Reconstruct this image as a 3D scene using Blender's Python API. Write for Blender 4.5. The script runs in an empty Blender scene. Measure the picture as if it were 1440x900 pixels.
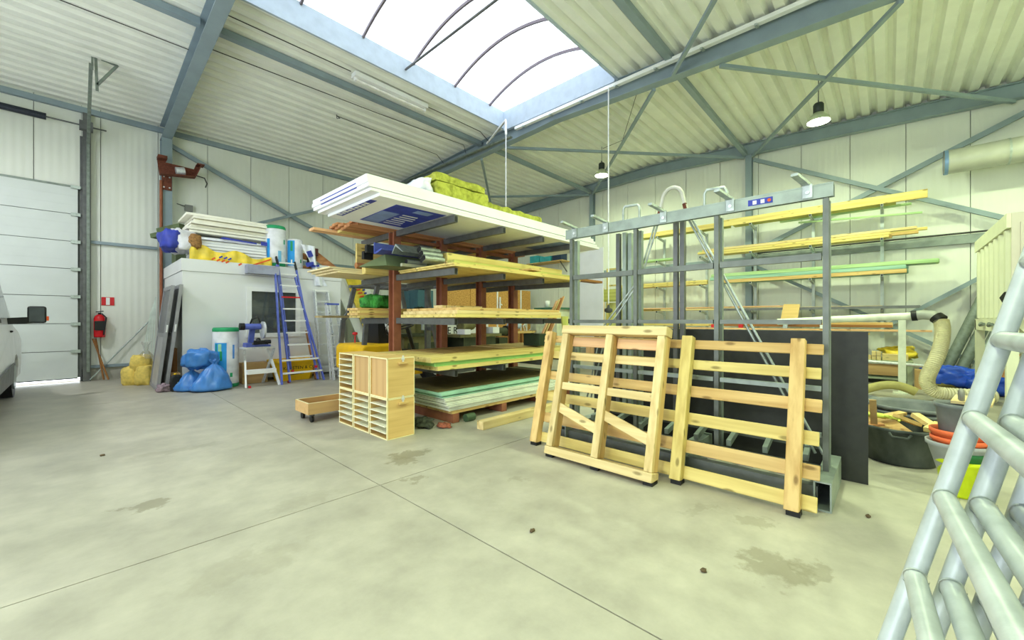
import bpy, math, random
from mathutils import Vector, Matrix, noise
R = math.radians
random.seed(7)
sc = bpy.context.scene
COL = sc.collection

# ---------------------------------------------------------------- camera, world, exposure
cam_d = bpy.data.cameras.new('camera'); cam = bpy.data.objects.new('camera', cam_d); COL.objects.link(cam)
cam_d.sensor_width = 36; cam_d.lens = 14.2; cam_d.clip_start = 0.05
cam.location = (0, 0, 1.3); cam.rotation_euler = (R(90), 0, R(-46.98))
sc.camera = cam
w = bpy.data.worlds.new('world'); sc.world = w; w.use_nodes = True
w.node_tree.nodes['Background'].inputs[0].default_value = (0.86, 0.93, 1.0, 1)
w.node_tree.nodes['Background'].inputs[1].default_value = 3.9
SKYLIGHT_GLOW = 1.2          # daylight through the translucent vault
LAMP_POWER = 85.0           # each high-bay lamp
LAMP_COLOR = (0.84, 1.0, 0.60)
sc.view_settings.view_transform = 'Standard'; sc.view_settings.look = 'None'
sc.view_settings.exposure = 0.72; sc.view_settings.gamma = 1.0
sc.cycles.max_bounces = 9; sc.cycles.diffuse_bounces = 6; sc.cycles.glossy_bounces = 4
sc.cycles.transmission_bounces = 5; sc.cycles.sample_clamp_indirect = 4.0
sc.cycles.caustics_reflective = False; sc.cycles.caustics_refractive = False

# added, unseen doorway in the rear wall lets daylight in; a portal guides it
pl = bpy.data.lights.new('added_doorway_portal', 'AREA'); pl.shape = 'RECTANGLE'; pl.size = 7.0; pl.size_y = 4.4; pl.cycles.is_portal = True
po = bpy.data.objects.new('added_doorway_portal', pl); po.location = (-6.06, 2.3, 2.2); po.rotation_euler = (R(90), 0, R(-90)); COL.objects.link(po)

# ---------------------------------------------------------------- materials
def lin(c):
    o = []
    for v in c:
        v = v / 255.0
        o.append(v / 12.92 if v <= .04045 else ((v + .055) / 1.055) ** 2.4)
    return (o[0], o[1], o[2], 1)
_M = {}
def mat(name, col, rough=.6, metal=0., var=.06, scale=6., stretch=(1, 1, 1), bump=0., bscale=40., rnd=0., spec=.4, trans=0., alpha=1., dark=None, ior=1.45, emit=0., knots=None):
    if name in _M: return _M[name]
    m = bpy.data.materials.new(name); m.use_nodes = True; nt = m.node_tree; N = nt.nodes; L = nt.links
    b = N['Principled BSDF']; c = lin(col)
    b.inputs['Roughness'].default_value = rough; b.inputs['Metallic'].default_value = metal
    b.inputs['Specular IOR Level'].default_value = spec; b.inputs['Transmission Weight'].default_value = trans
    b.inputs['Alpha'].default_value = alpha; b.inputs['IOR'].default_value = ior
    if emit:
        b.inputs['Emission Color'].default_value = c; b.inputs['Emission Strength'].default_value = emit
    tc = N.new('ShaderNodeTexCoord'); mp = N.new('ShaderNodeMapping'); mp.inputs['Scale'].default_value = stretch
    L.new(tc.outputs['Object'], mp.inputs['Vector'])
    nz = N.new('ShaderNodeTexNoise'); nz.inputs['Scale'].default_value = scale; nz.inputs['Detail'].default_value = 5
    L.new(mp.outputs[0], nz.inputs['Vector'])
    mx = N.new('ShaderNodeMix'); mx.data_type = 'RGBA'
    d = lin(dark) if dark else tuple(x * (1 - 4 * var) for x in c[:3]) + (1,)
    hi = tuple(min(1, x * (1 + var)) for x in c[:3]) + (1,)
    mx.inputs[6].default_value = d; mx.inputs[7].default_value = hi
    cr = N.new('ShaderNodeMapRange'); cr.inputs[1].default_value = .25; cr.inputs[2].default_value = .6
    L.new(nz.outputs['Fac'], cr.inputs[0]); L.new(cr.outputs[0], mx.inputs[0])
    out = mx.outputs[2]
    if knots:
        k1 = N.new('ShaderNodeMapping'); k1.inputs['Scale'].default_value = knots; L.new(tc.outputs['Object'], k1.inputs['Vector'])
        vo = N.new('ShaderNodeTexVoronoi'); vo.inputs['Scale'].default_value = 1.0; L.new(k1.outputs[0], vo.inputs['Vector'])
        kr = N.new('ShaderNodeMapRange'); kr.inputs[1].default_value = .10; kr.inputs[2].default_value = .2; kr.inputs[3].default_value = .75; kr.inputs[4].default_value = 0
        L.new(vo.outputs['Distance'], kr.inputs[0])
        km = N.new('ShaderNodeMix'); km.data_type = 'RGBA'; km.inputs[7].default_value = tuple(x * .38 for x in d[:3]) + (1,); L.new(kr.outputs[0], km.inputs[0]); L.new(out, km.inputs[6]); out = km.outputs[2]
    if rnd:
        oi = N.new('ShaderNodeObjectInfo'); hs = N.new('ShaderNodeHueSaturation')
        mr = N.new('ShaderNodeMapRange'); mr.inputs[3].default_value = 1 - rnd; mr.inputs[4].default_value = 1 + rnd * .6
        L.new(oi.outputs['Random'], mr.inputs[0]); L.new(mr.outputs[0], hs.inputs['Value']); L.new(out, hs.inputs['Color']); out = hs.outputs[0]
    L.new(out, b.inputs['Base Color'])
    if bump:
        n2 = N.new('ShaderNodeTexNoise'); n2.inputs['Scale'].default_value = bscale; n2.inputs['Detail'].default_value = 4
        L.new(mp.outputs[0], n2.inputs['Vector'])
        bp = N.new('ShaderNodeBump'); bp.inputs['Strength'].default_value = bump; bp.inputs['Distance'].default_value = .02
        L.new(n2.outputs['Fac'], bp.inputs['Height']); L.new(bp.outputs[0], b.inputs['Normal'])
    _M[name] = m
    return m
_ST = {'x': (.12, 2.2, 2.2), 'y': (2.2, .12, 2.2), 'z': (2.2, 2.2, .12)}
def wood(kind, axis='x'):
    cols = {'pine': ((218, 188, 126), (184, 144, 84)), 'pale': ((226, 206, 152), (200, 172, 112)), 'yellow': ((222, 204, 130), (194, 168, 94)),
            'pink': ((226, 184, 140), (196, 146, 98)), 'red': ((192, 138, 92), (142, 88, 52)), 'green': ((176, 204, 152), (134, 170, 112)), 'cream': ((236, 222, 178), (212, 194, 146)),
            'ply': ((214, 182, 120), (196, 160, 98)), 'brown': ((150, 104, 60), (112, 74, 42)), 'greenpine': ((196, 196, 112), (150, 152, 76)), 'teal': ((160, 196, 176), (112, 156, 138)),
            'mdf': ((196, 162, 112), (186, 150, 100)), 'grey': ((176, 158, 116), (120, 106, 74))}
    c, d = cols[kind]
    return mat('wood_%s_%s' % (kind, axis), c, .62, 0, dark=d, scale=7, stretch=_ST[axis], bump=.04, bscale=30, rnd=.1, spec=.25, knots={'x': (4, 11, 11), 'y': (11, 4, 11), 'z': (11, 11, 4)}[axis] if kind in ('pine', 'pale', 'yellow', 'pink') else None)
STEEL = mat('steel_blue_grey_paint', (138, 154, 162), .5, 0, var=.03, scale=3)
GALV = mat('galvanised_steel', (176, 186, 182), .42, .55, var=.08, scale=18, bump=.03)
GALVD = mat('galvanised_dull', (128, 138, 130), .5, .35, var=.08, scale=14)
DSTEEL = mat('dark_grey_steel', (104, 106, 106), .45, .35, var=.06, scale=9)
BLACK = mat('black_plastic', (28, 29, 30), .5, 0, var=.05)
WHITE = mat('white_paint', (236, 238, 238), .5, 0, var=.02)
FOAM = mat('white_foam', (240, 242, 246), .7, 0, var=.015, scale=3, rnd=.03)
FOAMG = mat('foam_edge', (226, 238, 236), .7, 0, var=.02, scale=3)
BLUEP = mat('blue_print', (52, 66, 168), .5, 0, var=.08, scale=9)
LBLUE = mat('light_blue_print', (46, 158, 232), .5, 0, var=.03)
GREENP = mat('green_print', (40, 160, 104), .5, 0, var=.04)
REDP = mat('red_print', (206, 40, 48), .5, 0, var=.03)
ORANGE = mat('orange_print', (226, 92, 40), .5, 0, var=.04)
YELLOW = mat('yellow_paint', (236, 190, 20), .45, 0, var=.04, scale=4)
YFILM = mat('yellow_film', (240, 212, 60), .35, 0, var=.08, scale=5, spec=.6)
RUST = mat('rusty_brown_steel', (112, 62, 46), .75, .1, var=.12, scale=22, bump=.15)
OXIDE = mat('oxide_red_steel', (154, 98, 74), .55, .1, var=.06, scale=8)
ALU = mat('aluminium', (218, 222, 226), .36, .3, var=.05, scale=25, bump=.04, bscale=90)
BLUEM = mat('blue_enamel', (92, 108, 192), .4, 0, var=.06, scale=8)
BAGBLUE = mat('blue_polythene', (62, 128, 206), .3, 0, var=.06, scale=6, spec=.7, bump=.25, bscale=14)
TARP = mat('blue_tarpaulin', (34, 82, 206), .35, 0, var=.08, scale=5, spec=.6, bump=.3, bscale=9)
TUB = mat('black_rubber_tub', (44, 50, 48), .6, 0, dark=(96, 102, 98), var=.1, scale=5, stretch=(1, 1, .5))
TUBG = mat('grey_bucket_plastic', (98, 104, 106), .55, 0, dark=(134, 138, 138), scale=6)
GLASS = mat('window_glass', (150, 160, 160), .04, 0, var=.0, trans=.75, spec=.6)

# ---------------------------------------------------------------- mesh builder
def basis(d, up=(0, 0, 1)):
    d = Vector(d).normalized(); up = Vector(up)
    if abs(d.dot(up)) > .98: up = Vector((1, 0, 0))
    s = d.cross(up).normalized(); u = s.cross(d).normalized()
    return d, s, u
class MB:
    def __init__(s): s.v = []; s.f = []; s.m = []; s.sm = []
    def add(s, vs, fs, m=0, smooth=False):
        o = len(s.v); s.v += [tuple(v) for v in vs]
        for f in fs: s.f.append([i + o for i in f]); s.m.append(m); s.sm.append(smooth)
        return s
    def box(s, x0, x1, y0, y1, z0, z1, m=0):
        vs = [(x, y, z) for z in (z0, z1) for y in (y0, y1) for x in (x0, x1)]
        return s.add(vs, [(0, 2, 3, 1), (4, 5, 7, 6), (0, 1, 5, 4), (2, 6, 7, 3), (0, 4, 6, 2), (1, 3, 7, 5)], m)
    def bar(s, p, q, w, h=None, up=(0, 0, 1), m=0):        # rectangular bar, w sideways, h along up
        h = w if h is None else h
        p = Vector(p); q = Vector(q); d, a, u = basis(q - p, up); vs = []
        for c in (p, q):
            for i, j in ((-1, -1), (1, -1), (1, 1), (-1, 1)): vs.append(c + a * (i * w / 2) + u * (j * h / 2))
        return s.add(vs, [(3, 2, 1, 0), (4, 5, 6, 7), (0, 1, 5, 4), (1, 2, 6, 5), (2, 3, 7, 6), (3, 0, 4, 7)], m)
    def tube(s, pts, r, n=10, m=0, caps=True, mcap=None):
        pts = [Vector(p) for p in pts]; k = len(pts); rs = r if isinstance(r, (list, tuple)) else [r] * k
        t0 = (pts[1] - pts[0]).normalized(); _, a, u = basis(t0); vs = []
        for i, p in enumerate(pts):
            t = (pts[min(i + 1, k - 1)] - pts[max(i - 1, 0)]).normalized()
            a = (a - t * a.dot(t)).normalized(); u = a.cross(t).normalized() * 1
            for j in range(n):
                an = 2 * math.pi * j / n; vs.append(p + (a * math.cos(an) + u * math.sin(an)) * rs[i])
        fs = [(i * n + j, i * n + (j + 1) % n, (i + 1) * n + (j + 1) % n, (i + 1) * n + j) for i in range(k - 1) for j in range(n)]
        s.add(vs, [f[::-1] for f in fs], m, True)
        if caps:
            mc = m if mcap is None else mcap
            s.add(vs[:n], [tuple(range(n))], mc); s.add(vs[-n:], [tuple(range(n))[::-1]], mc)
        return s
    def lathe(s, prof, c=(0, 0, 0), n=24, m=0, sq=(1, 1)):
        vs = [(c[0] + r * sq[0] * math.cos(2 * math.pi * j / n), c[1] + r * sq[1] * math.sin(2 * math.pi * j / n), c[2] + z) for r, z in prof for j in range(n)]
        fs = [(i * n + j, i * n + (j + 1) % n, (i + 1) * n + (j + 1) % n, (i + 1) * n + j) for i in range(len(prof) - 1) for j in range(n)]
        return s.add(vs, fs, m, True)
    def prism(s, poly, axis, a0, a1, m=0):                 # poly in the two other axes, extruded along axis
        def P(p, a): return {'x': (a, p[0], p[1]), 'y': (p[0], a, p[1]), 'z': (p[0], p[1], a)}[axis]
        n = len(poly); vs = [P(p, a0) for p in poly] + [P(p, a1) for p in poly]
        fs = [(i, (i + 1) % n, n + (i + 1) % n, n + i) for i in range(n)] + [tuple(range(n))[::-1], tuple(range(n, 2 * n))]
        return s.add(vs, fs, m)
    def grid(s, fn, nu, nv, m=0, smooth=True):
        vs = [fn(i / nu, j / nv) for j in range(nv + 1) for i in range(nu + 1)]
        fs = [(j * (nu + 1) + i, j * (nu + 1) + i + 1, (j + 1) * (nu + 1) + i + 1, (j + 1) * (nu + 1) + i) for j in range(nv) for i in range(nu)]
        return s.add(vs, fs, m, smooth)
    def mesh(s, name, mats, off=None):
        me = bpy.data.meshes.new(name); vs = s.v
        if off is not None: vs = [tuple(off @ Vector(v)) for v in vs]
        me.from_pydata(vs, [], s.f)
        for m in (mats if isinstance(mats, (list, tuple)) else [mats]): me.materials.append(m)
        me.polygons.foreach_set('material_index', s.m); me.polygons.foreach_set('use_smooth', s.sm); me.update()
        return me
    def build(s, name, mats, parent=None, label=None, cat=None, group=None, kind=None):
        if parent is None:
            xs = [v[0] for v in s.v]; ys = [v[1] for v in s.v]; z = min(v[2] for v in s.v)
            loc = Vector(((min(xs) + max(xs)) / 2, (min(ys) + max(ys)) / 2, z)); off = Matrix.Translation(-loc)
        else:
            loc = Vector((0, 0, 0)); off = wmat(parent).inverted()
        o = bpy.data.objects.new(name, s.mesh(name, mats, off)); o.location = loc; o.parent = parent; COL.objects.link(o)
        return tag(o, label, cat, group, kind)
def wmat(o): return (wmat(o.parent) if o.parent else Matrix.Identity(4)) @ o.matrix_basis
def tag(o, label=None, cat=None, group=None, kind=None):
    for k, v in (('label', label), ('category', cat), ('group', group), ('kind', kind)):
        if v: o[k] = v
    return o
def thing(name, label, cat, loc, group=None, rz=0):
    o = bpy.data.objects.new(name, None); o.empty_display_size = .1; o.location = loc; o.rotation_euler = (0, 0, rz); COL.objects.link(o)
    return tag(o, label, cat, group)
def piece(me, name, parent, loc, rot=(0, 0, 0)):            # shared mesh, own object
    o = bpy.data.objects.new(name, me); o.parent = parent; o.location = loc; o.rotation_euler = rot; COL.objects.link(o); return o
def shell(name, kind='structure'):
    o = bpy.data.objects.new(name, None); o.empty_display_size = .1; COL.objects.link(o); o['kind'] = kind; return o
def Box(*a, m=0): return MB().box(*a, m=m)
def board(name, label, cat, x0, x1, y0, y1, z0, z1, m, group=None): return Box(x0, x1, y0, y1, z0, z1).build(name, m, None, label, cat, group)
def bevel(o, wd=.004, seg=1):
    b = o.modifiers.new('bevel', 'BEVEL'); b.width = wd; b.segments = seg; b.limit_method = 'ANGLE'; return o
def text(body, name, parent, size, loc, xdir, ydir, m, ext=.002, sx=1.):
    cu = bpy.data.curves.new(name, 'FONT'); cu.body = body; cu.size = size; cu.extrude = ext; cu.align_x = 'CENTER'; cu.align_y = 'CENTER'; cu.resolution_u = 3
    o = bpy.data.objects.new(name, cu); cu.materials.append(m); COL.objects.link(o)
    x = Vector(xdir).normalized(); z = x.cross(Vector(ydir)).normalized(); y = z.cross(x)
    M = Matrix((x, y, z)).transposed().to_4x4(); M.translation = Vector(loc)
    M = M @ Matrix.Diagonal((sx, 1, 1, 1))
    bpy.context.view_layer.update()
    me = bpy.data.meshes.new_from_object(o.evaluated_get(bpy.context.evaluated_depsgraph_get()))
    bpy.data.objects.remove(o); bpy.data.curves.remove(cu)
    root = list(range(len(me.vertices)))                   # one object per letter
    def find(i):
        while root[i] != i: root[i] = root[root[i]]; i = root[i]
        return i
    for e in me.edges: root[find(e.vertices[0])] = find(e.vertices[1])
    isl = {}
    for p in me.polygons: isl.setdefault(find(p.vertices[0]), []).append(tuple(p.vertices))
    for fs in isl.values():
        ids = sorted({i for f in fs for i in f}); k = {i: n for n, i in enumerate(ids)}
        lm = bpy.data.meshes.new('letter'); lm.from_pydata([tuple(me.vertices[i].co) for i in ids], [], [[k[i] for i in f] for f in fs]); lm.materials.append(m)
        lo = bpy.data.objects.new('letter', lm); COL.objects.link(lo); lo.parent = parent
        lo.matrix_basis = (wmat(parent).inverted() @ M) if parent else M
    bpy.data.meshes.remove(me)
ORD = ['lowest', 'second lowest', 'third', 'fourth', 'fifth', 'sixth', 'seventh', 'eighth', 'ninth', 'tenth', 'eleventh', 'twelfth', 'thirteenth', 'fourteenth']

# ================================================================= LARGE STRUCTURE
X0, X1, Y0, Y1 = -6.0, 12.4, -4.0, 12.54          # room
RIDGE = 5.5
def zb(y): return 6.17 - .041 * abs(y - RIDGE)    # underside of the roof deck

# ---- floor: concrete slabs with recessed joints
def concrete():
    m = mat('polished_concrete', (174, 170, 156), .42, 0, var=.04, scale=.9, bump=.02, bscale=60, spec=.35)
    nt = m.node_tree; N = nt.nodes; L = nt.links; b = N['Principled BSDF']; src = b.inputs['Base Color'].links[0].from_socket
    geo = N.new('ShaderNodeNewGeometry')
    def nzz(sc, det=4):
        n = N.new('ShaderNodeTexNoise'); n.inputs['Scale'].default_value = sc; n.inputs['Detail'].default_value = det; n.inputs['Roughness'].default_value = .65
        L.new(geo.outputs['Position'], n.inputs['Vector']); return n
    fine = nzz(3.2, 8); warp = nzz(6.5, 5)
    mr = N.new('ShaderNodeMapRange'); mr.inputs[1].default_value = .3; mr.inputs[2].default_value = .7; mr.inputs[3].default_value = .78; mr.inputs[4].default_value = 1.08
    L.new(fine.outputs['Fac'], mr.inputs[0])
    cur = N.new('ShaderNodeMix'); cur.data_type = 'RGBA'; cur.blend_type = 'MULTIPLY'; cur.inputs[0].default_value = 1
    L.new(src, cur.inputs[6]); L.new(mr.outputs[0], cur.inputs[7]); out = cur.outputs[2]
    ws = N.new('ShaderNodeVectorMath'); ws.operation = 'MULTIPLY_ADD'; ws.inputs[1].default_value = (.5, .5, 0)
    L.new(warp.outputs['Color'], ws.inputs[0]); L.new(geo.outputs['Position'], ws.inputs[2])
    for x, y, rx, ry, st in ((2.18, 3.40, .22, .09, .55), (2.05, 3.25, .10, .12, .5), (1.87, 2.83, .08, .07, .45), (.31, 3.82, .13, .09, .5), (2.50, .43, .16, .13, .5),
                             (2.98, .63, .1, .1, .3), (2.62, .3, .12, .06, .4), (2.42, 2.2, .07, .05, .2), (.6, 2.5, .3, .14, .16), (1.1, 3.05, .25, .1, .14), (1.6, 4.8, .5, .1, .13), (.7, 5.2, .35, .1, .16), (2.9, .95, .12, .05, .2)):
        sb = N.new('ShaderNodeVectorMath'); sb.operation = 'SUBTRACT'; sb.inputs[1].default_value = (x + .25, y + .25, 0); L.new(ws.outputs[0], sb.inputs[0])
        dv = N.new('ShaderNodeVectorMath'); dv.operation = 'MULTIPLY'; dv.inputs[1].default_value = (1 / rx, 1 / ry, 0); L.new(sb.outputs[0], dv.inputs[0])
        ln = N.new('ShaderNodeVectorMath'); ln.operation = 'LENGTH'; L.new(dv.outputs[0], ln.inputs[0])
        r2 = N.new('ShaderNodeMapRange'); r2.inputs[1].default_value = .75; r2.inputs[2].default_value = 1.15; r2.inputs[3].default_value = st; r2.inputs[4].default_value = 0
        L.new(ln.outputs['Value'], r2.inputs[0])
        mx = N.new('ShaderNodeMix'); mx.data_type = 'RGBA'; mx.inputs[7].default_value = lin((112, 106, 84)); L.new(r2.outputs[0], mx.inputs[0]); L.new(out, mx.inputs[6]); out = mx.outputs[2]
    L.new(out, b.inputs['Base Color'])
    rr = N.new('ShaderNodeMapRange'); rr.inputs[3].default_value = .34; rr.inputs[4].default_value = .6; L.new(fine.outputs['Fac'], rr.inputs[0]); L.new(rr.outputs[0], b.inputs['Roughness'])
    return m
CONC = concrete()
fl = Box(X0, X1, Y0, Y1 + .4, -.2, -.012).build('floor', mat('joint_filler', (120, 112, 92), .8), kind='structure')
g = .004
for xa, xb in ((X0, 1.615 - g), (1.615 + g, 7.615 - g), (7.615 + g, X1)):
    for ya, yb in ((Y0, 2.93 - g), (2.93 + g, 8.93 - g), (8.93 + g, Y1)):
        Box(xa, xb, ya, yb, -.012, 0).build('floor_slab', CONC, fl)

# ---- walls: ribbed sandwich panels
def wallmat(name, axis):
    m = mat(name, (226, 229, 220), .55, 0, var=.012, scale=1.2, spec=.3)
    nt = m.node_tree; N = nt.nodes; L = nt.links
    geo = N.new('ShaderNodeNewGeometry'); wv = N.new('ShaderNodeTexWave'); wv.wave_type = 'BANDS'; wv.bands_direction = axis.upper(); wv.wave_profile = 'SIN'; wv.inputs['Scale'].default_value = 2.6
    L.new(geo.outputs['Position'], wv.inputs['Vector'])
    bp = N.new('ShaderNodeBump'); bp.inputs['Strength'].default_value = .22; bp.inputs['Distance'].default_value = .02
    L.new(wv.outputs['Fac'], bp.inputs['Height']); L.new(bp.outputs[0], N['Principled BSDF'].inputs['Normal'])
    return m
WALLX = wallmat('wall_panel_white_x', 'x'); WALLY = wallmat('wall_panel_white_y', 'y')
JOINT = mat('panel_joint_grey', (150, 152, 146), .7)
PLINTH = mat('concrete_plinth', (170, 168, 156), .8, 0, var=.06, scale=6)
DX0, DX1, DZ = -4.2, .04, 4.09                       # sectional door opening
wl = MB().box(DX1, X1 + .2, Y1 + .05, Y1 + .09, 0, 6.1).box(X0, DX0, Y1 + .05, Y1 + .09, 0, 6.1).box(DX0, DX1, Y1 + .05, Y1 + .09, DZ, 6.1).build('wall_left', JOINT, kind='structure')
P = .943; x = .32 - 8 * P
while x < X1 - .02:
    xa, xb = x + .006, min(x + P - .006, X1)
    z0 = DZ if xb < DX1 + .01 and xa > DX0 - .5 else .3
    if xa < DX1 < xb:                                   # the panel at the door jamb
        Box(xa, DX1 - .006, Y1, Y1 + .05, DZ, 6.0).build('wall_panel', WALLX, wl); xa = DX1
        z0 = .3
    Box(xa, xb, Y1, Y1 + .05, z0, 6.0).build('wall_panel', WALLX, wl); x += P
Box(DX1, X1, Y1 - .02, Y1 + .06, 0, .29).build('plinth', PLINTH, wl)
wr = Box(X1 + .05, X1 + .09, Y0 - .1, Y1 + .1, 0, 6.4).build('wall_right', JOINT, kind='structure')
y = .67 - 5 * P
while y < Y1 - .02:
    Box(X1, X1 + .05, y + .006, min(y + P - .006, Y1), .3, 6.25).build('wall_panel', WALLY, wr); y += P
Box(X1 - .02, X1 + .05, Y0, Y1 - .02, 0, .29).build('plinth', PLINTH, wr)
WPL = mat('plain_white_wall', (224, 226, 216), .6, 0, var=.02)
MB().box(X0 - .1, X0, Y0 - .1, -1.2, 0, 6.3).box(X0 - .1, X0, 5.8, Y1 + .1, 0, 6.3).box(X0 - .1, X0, -1.2, 5.8, 4.4, 6.3).build('wall_rear', WPL, kind='structure')  # opening added to let in soft daylight from behind the camera
Box(X0, X1, Y0 - .1, Y0, 0, 6.3).build('wall_near', WPL, kind='structure')

# ---- roof deck: trapezoid ribs along X
DECK = mat('roof_deck_white', (238, 240, 232), .5, 0, var=.02, scale=2, spec=.3)
SKY_X0, SKY_X1, SKY_Y0, SKY_Y1 = -4.6, 7.2, 3.97, 7.02
def deck(mb, xa, xb, ya, yb):
    pitch, hgt = .27, .1
    prof = []; y = ya
    while y < yb - .01:
        for dy, h in ((0, 0), (.13, 0), (.17, hgt), (.23, hgt)):
            if y + dy < yb: prof.append((y + dy, zb(y + dy) + h))
        y += pitch
    prof.append((yb, zb(yb)))
    n = len(prof); vs = [(xx, p[0], p[1]) for xx in (xa, xb) for p in prof]
    mb.add(vs, [(i, i + 1, n + i + 1, n + i) for i in range(n - 1)])
    return mb
dk = MB(); deck(dk, X0, X1, Y0, SKY_Y0); deck(dk, X0, X1, SKY_Y1, Y1 + .05); deck(dk, SKY_X1 + .14, X1, SKY_Y0, SKY_Y1); deck(dk, X0, SKY_X0, SKY_Y0, SKY_Y1)
ceil = dk.build('ceiling', DECK, kind='structure')
Box(X0 - .1, X1 + .1, Y0 - .1, SKY_Y0 - .05, 6.38, 6.42).build('roof_insulation', WPL, ceil)
Box(X0 - .1, X1 + .1, SKY_Y1 + .05, Y1 + .1, 6.38, 6.42).build('roof_insulation', WPL, ceil)
Box(SKY_X1 + .08, X1 + .1, SKY_Y0 - .05, SKY_Y1 + .05, 6.38, 6.42).build('roof_insulation', WPL, ceil)
# ---- skylight
CURB = mat('skylight_curb_white', (178, 192, 206), .55, 0, var=.03, scale=6)
sk = shell('window_1')
MB().box(SKY_X0, SKY_X1 + .1, SKY_Y1, SKY_Y1 + .04, 6.07, 6.5).box(SKY_X0, SKY_X1 + .1, SKY_Y0 - .04, SKY_Y0, 6.07, 6.5).box(SKY_X1 + .02, SKY_X1 + .1, SKY_Y0, SKY_Y1, 6.02, 6.5).box(SKY_X0 - .06, SKY_X0, SKY_Y0, SKY_Y1, 6.02, 6.5).build('window_curb', CURB, sk)
VAULT = mat('translucent_vault_sheet', (238, 244, 255), .4, emit=SKYLIGHT_GLOW, var=0)
yc, hw, rise = (SKY_Y0 + SKY_Y1) / 2, (SKY_Y1 - SKY_Y0) / 2, .36
def vz(y): return 6.49 + rise * (1 - ((y - yc) / hw) ** 2)
bars = [2.47 + 1.065 * k for k in range(-6, 5)]
edges = [SKY_X0] + bars + [SKY_X1 + .05]
for a, b in zip(edges[:-1], edges[1:]):
    pts = [(yc + hw * (t / 8 - 1), 0) for t in range(17)]
    mb = MB(); vs = [(xx, p[0], vz(p[0])) for xx in (a + .003, b - .003) for p in pts]; n = 17
    mb.add(vs, [(i, i + 1, n + i + 1, n + i) for i in range(16)], 0, True); mb.build('pane', VAULT, sk)
BARM = mat('vault_bar_mauve', (116, 108, 116), .5, .2, var=.03)
for a in bars:
    mb = MB(); pts = [Vector((a, yc + hw * (t / 8 - 1), vz(yc + hw * (t / 8 - 1)) - .03)) for t in range(17)]
    for p, q in zip(pts[:-1], pts[1:]): mb.bar(p, q, .035, .05)
    mb.build('glazing_bar', BARM, sk)
MB().tube([(4.42, SKY_Y1 - .01, 6.27), (4.42, SKY_Y0 + .01, 6.27)], .022, 8).build('tie_rod', DSTEEL, sk)
MB().bar((7.33, SKY_Y1, 6.18), (7.33, SKY_Y0, 6.18), .1, .2).build('window_sill', CURB, sk)

# ---- steel frame
def ibeam(mb, p, q, h, bw, tf=.016, tw=.012, up=(0, 0, 1)):
    p = Vector(p); q = Vector(q); d, s, u = basis(q - p, up)
    mb.bar(p + u * (h / 2 - tf / 2), q + u * (h / 2 - tf / 2), bw, tf, up); mb.bar(p - u * (h / 2 - tf / 2), q - u * (h / 2 - tf / 2), bw, tf, up)
    mb.bar(p, q, tw, h - 2 * tf, up); return mb
fr = shell('trim_1')
RD = .36
for xr in (-4.6, 1.39, 7.39, 12.27):
    for ya, yb in ((Y0, RIDGE), (RIDGE, Y1)):
        bwid = .19 if xr < 12 else .16
        ibeam(MB(), (xr, ya, zb(ya) - RD / 2 - .004), (xr, yb, zb(yb) - RD / 2 - .004), RD if xr < 12 else .3, bwid).build('rafter', STEEL, fr)
for xc in (-4.6, 1.39, 7.39):
    ibeam(MB(), (xc, Y1 - .16, 0), (xc, Y1 - .16, 5.52), .3, .19, up=(0, 1, 0)).build('column', STEEL, fr)
for ycn in (2.75, 7.62, -2.2):
    ibeam(MB(), (X1 - .1, ycn, 0), (X1 - .1, ycn, zb(ycn) - .3), .15, .15, up=(1, 0, 0)).build('column', STEEL, fr)
MB().box(X0, X1, Y1 - .1, Y1 - .01, 5.69, 5.8).build('eaves_beam', STEEL, fr)
def strut(name, p, q, wd=.07, h=.07): MB().bar(p, q, wd, h).build(name, STEEL, fr)
for yp in (7.97, 2.87):
    for xa, xb in ((-4.5, 1.3), (1.48, 7.3)): strut('purlin', (xa, yp, zb(yp) - .07), (xb, yp, zb(yp) - .07), .12, .11)
strut('purlin', (7.48, 7.62, 5.8), (12.2, 7.62, 5.76), .1, .1); strut('purlin', (7.48, 2.82, 5.8), (12.2, 2.82, 5.76), .1, .1)
def rz(y): return zb(y) - .4
for (ya, yb, f) in ((7.14, 2.85, 0), (2.1, -1.75, 0), (3.26, 7.55, 0), (-.12, 2.65, 0), (8.08, 12.4, 0), (12.4, 7.7, 0), (-2.2, -3.9, 0)):
    strut('roof_brace', (7.45, ya, rz(ya)), (12.2, yb, rz(yb)), .06, .06)
strut('roof_brace', (7.3, 2.85, 5.72), (1.45, -1.9, 5.6), .06, .06); strut('roof_brace', (1.48, 2.85, 5.72), (7.3, -1.9, 5.6), .06, .06)
strut('wall_brace', (1.45, Y1 - .14, 5.43), (7.3, Y1 - .14, 2.83), .07, .09); strut('wall_brace', (1.6, Y1 - .2, 3.15), (7.3, Y1 - .2, 5.66), .07, .07)
strut('wall_brace', (X1 - .13, -3.9, 6.28 - .0 - .1), (X1 - .13, 2.68, 3.1), .07, .1); strut('wall_brace', (X1 - .2, 2.62, 5.55), (X1 - .2, -3.9, 2.05), .07, .09)
strut('wall_brace', (X1 - .14, 2.68, 2.78), (X1 - .14, -1.3, .42), .07, .08); strut('wall_brace', (X1 - .2, -2.6, 3.05), (X1 - .2, .0, 1.2), .07, .08)
MB().box(.15, 1.24, Y1 - .08, Y1 - .004, 2.94, 3.0).build('wall_girt', STEEL, fr); MB().box(.15, 1.24, Y1 - .07, Y1 - .022, .27, .33).build('wall_girt', STEEL, fr)
MB().box(1.54, 7.3, Y1 - .08, Y1 - .004, 2.9, 3.02).build('wall_girt', STEEL, fr)
MB().box(X1 - .1, X1 - .004, -3.9, 2.67, 2.86, 3.04).build('wall_girt', mat('girt_grey', (138, 148, 144), .5), fr)
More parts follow.
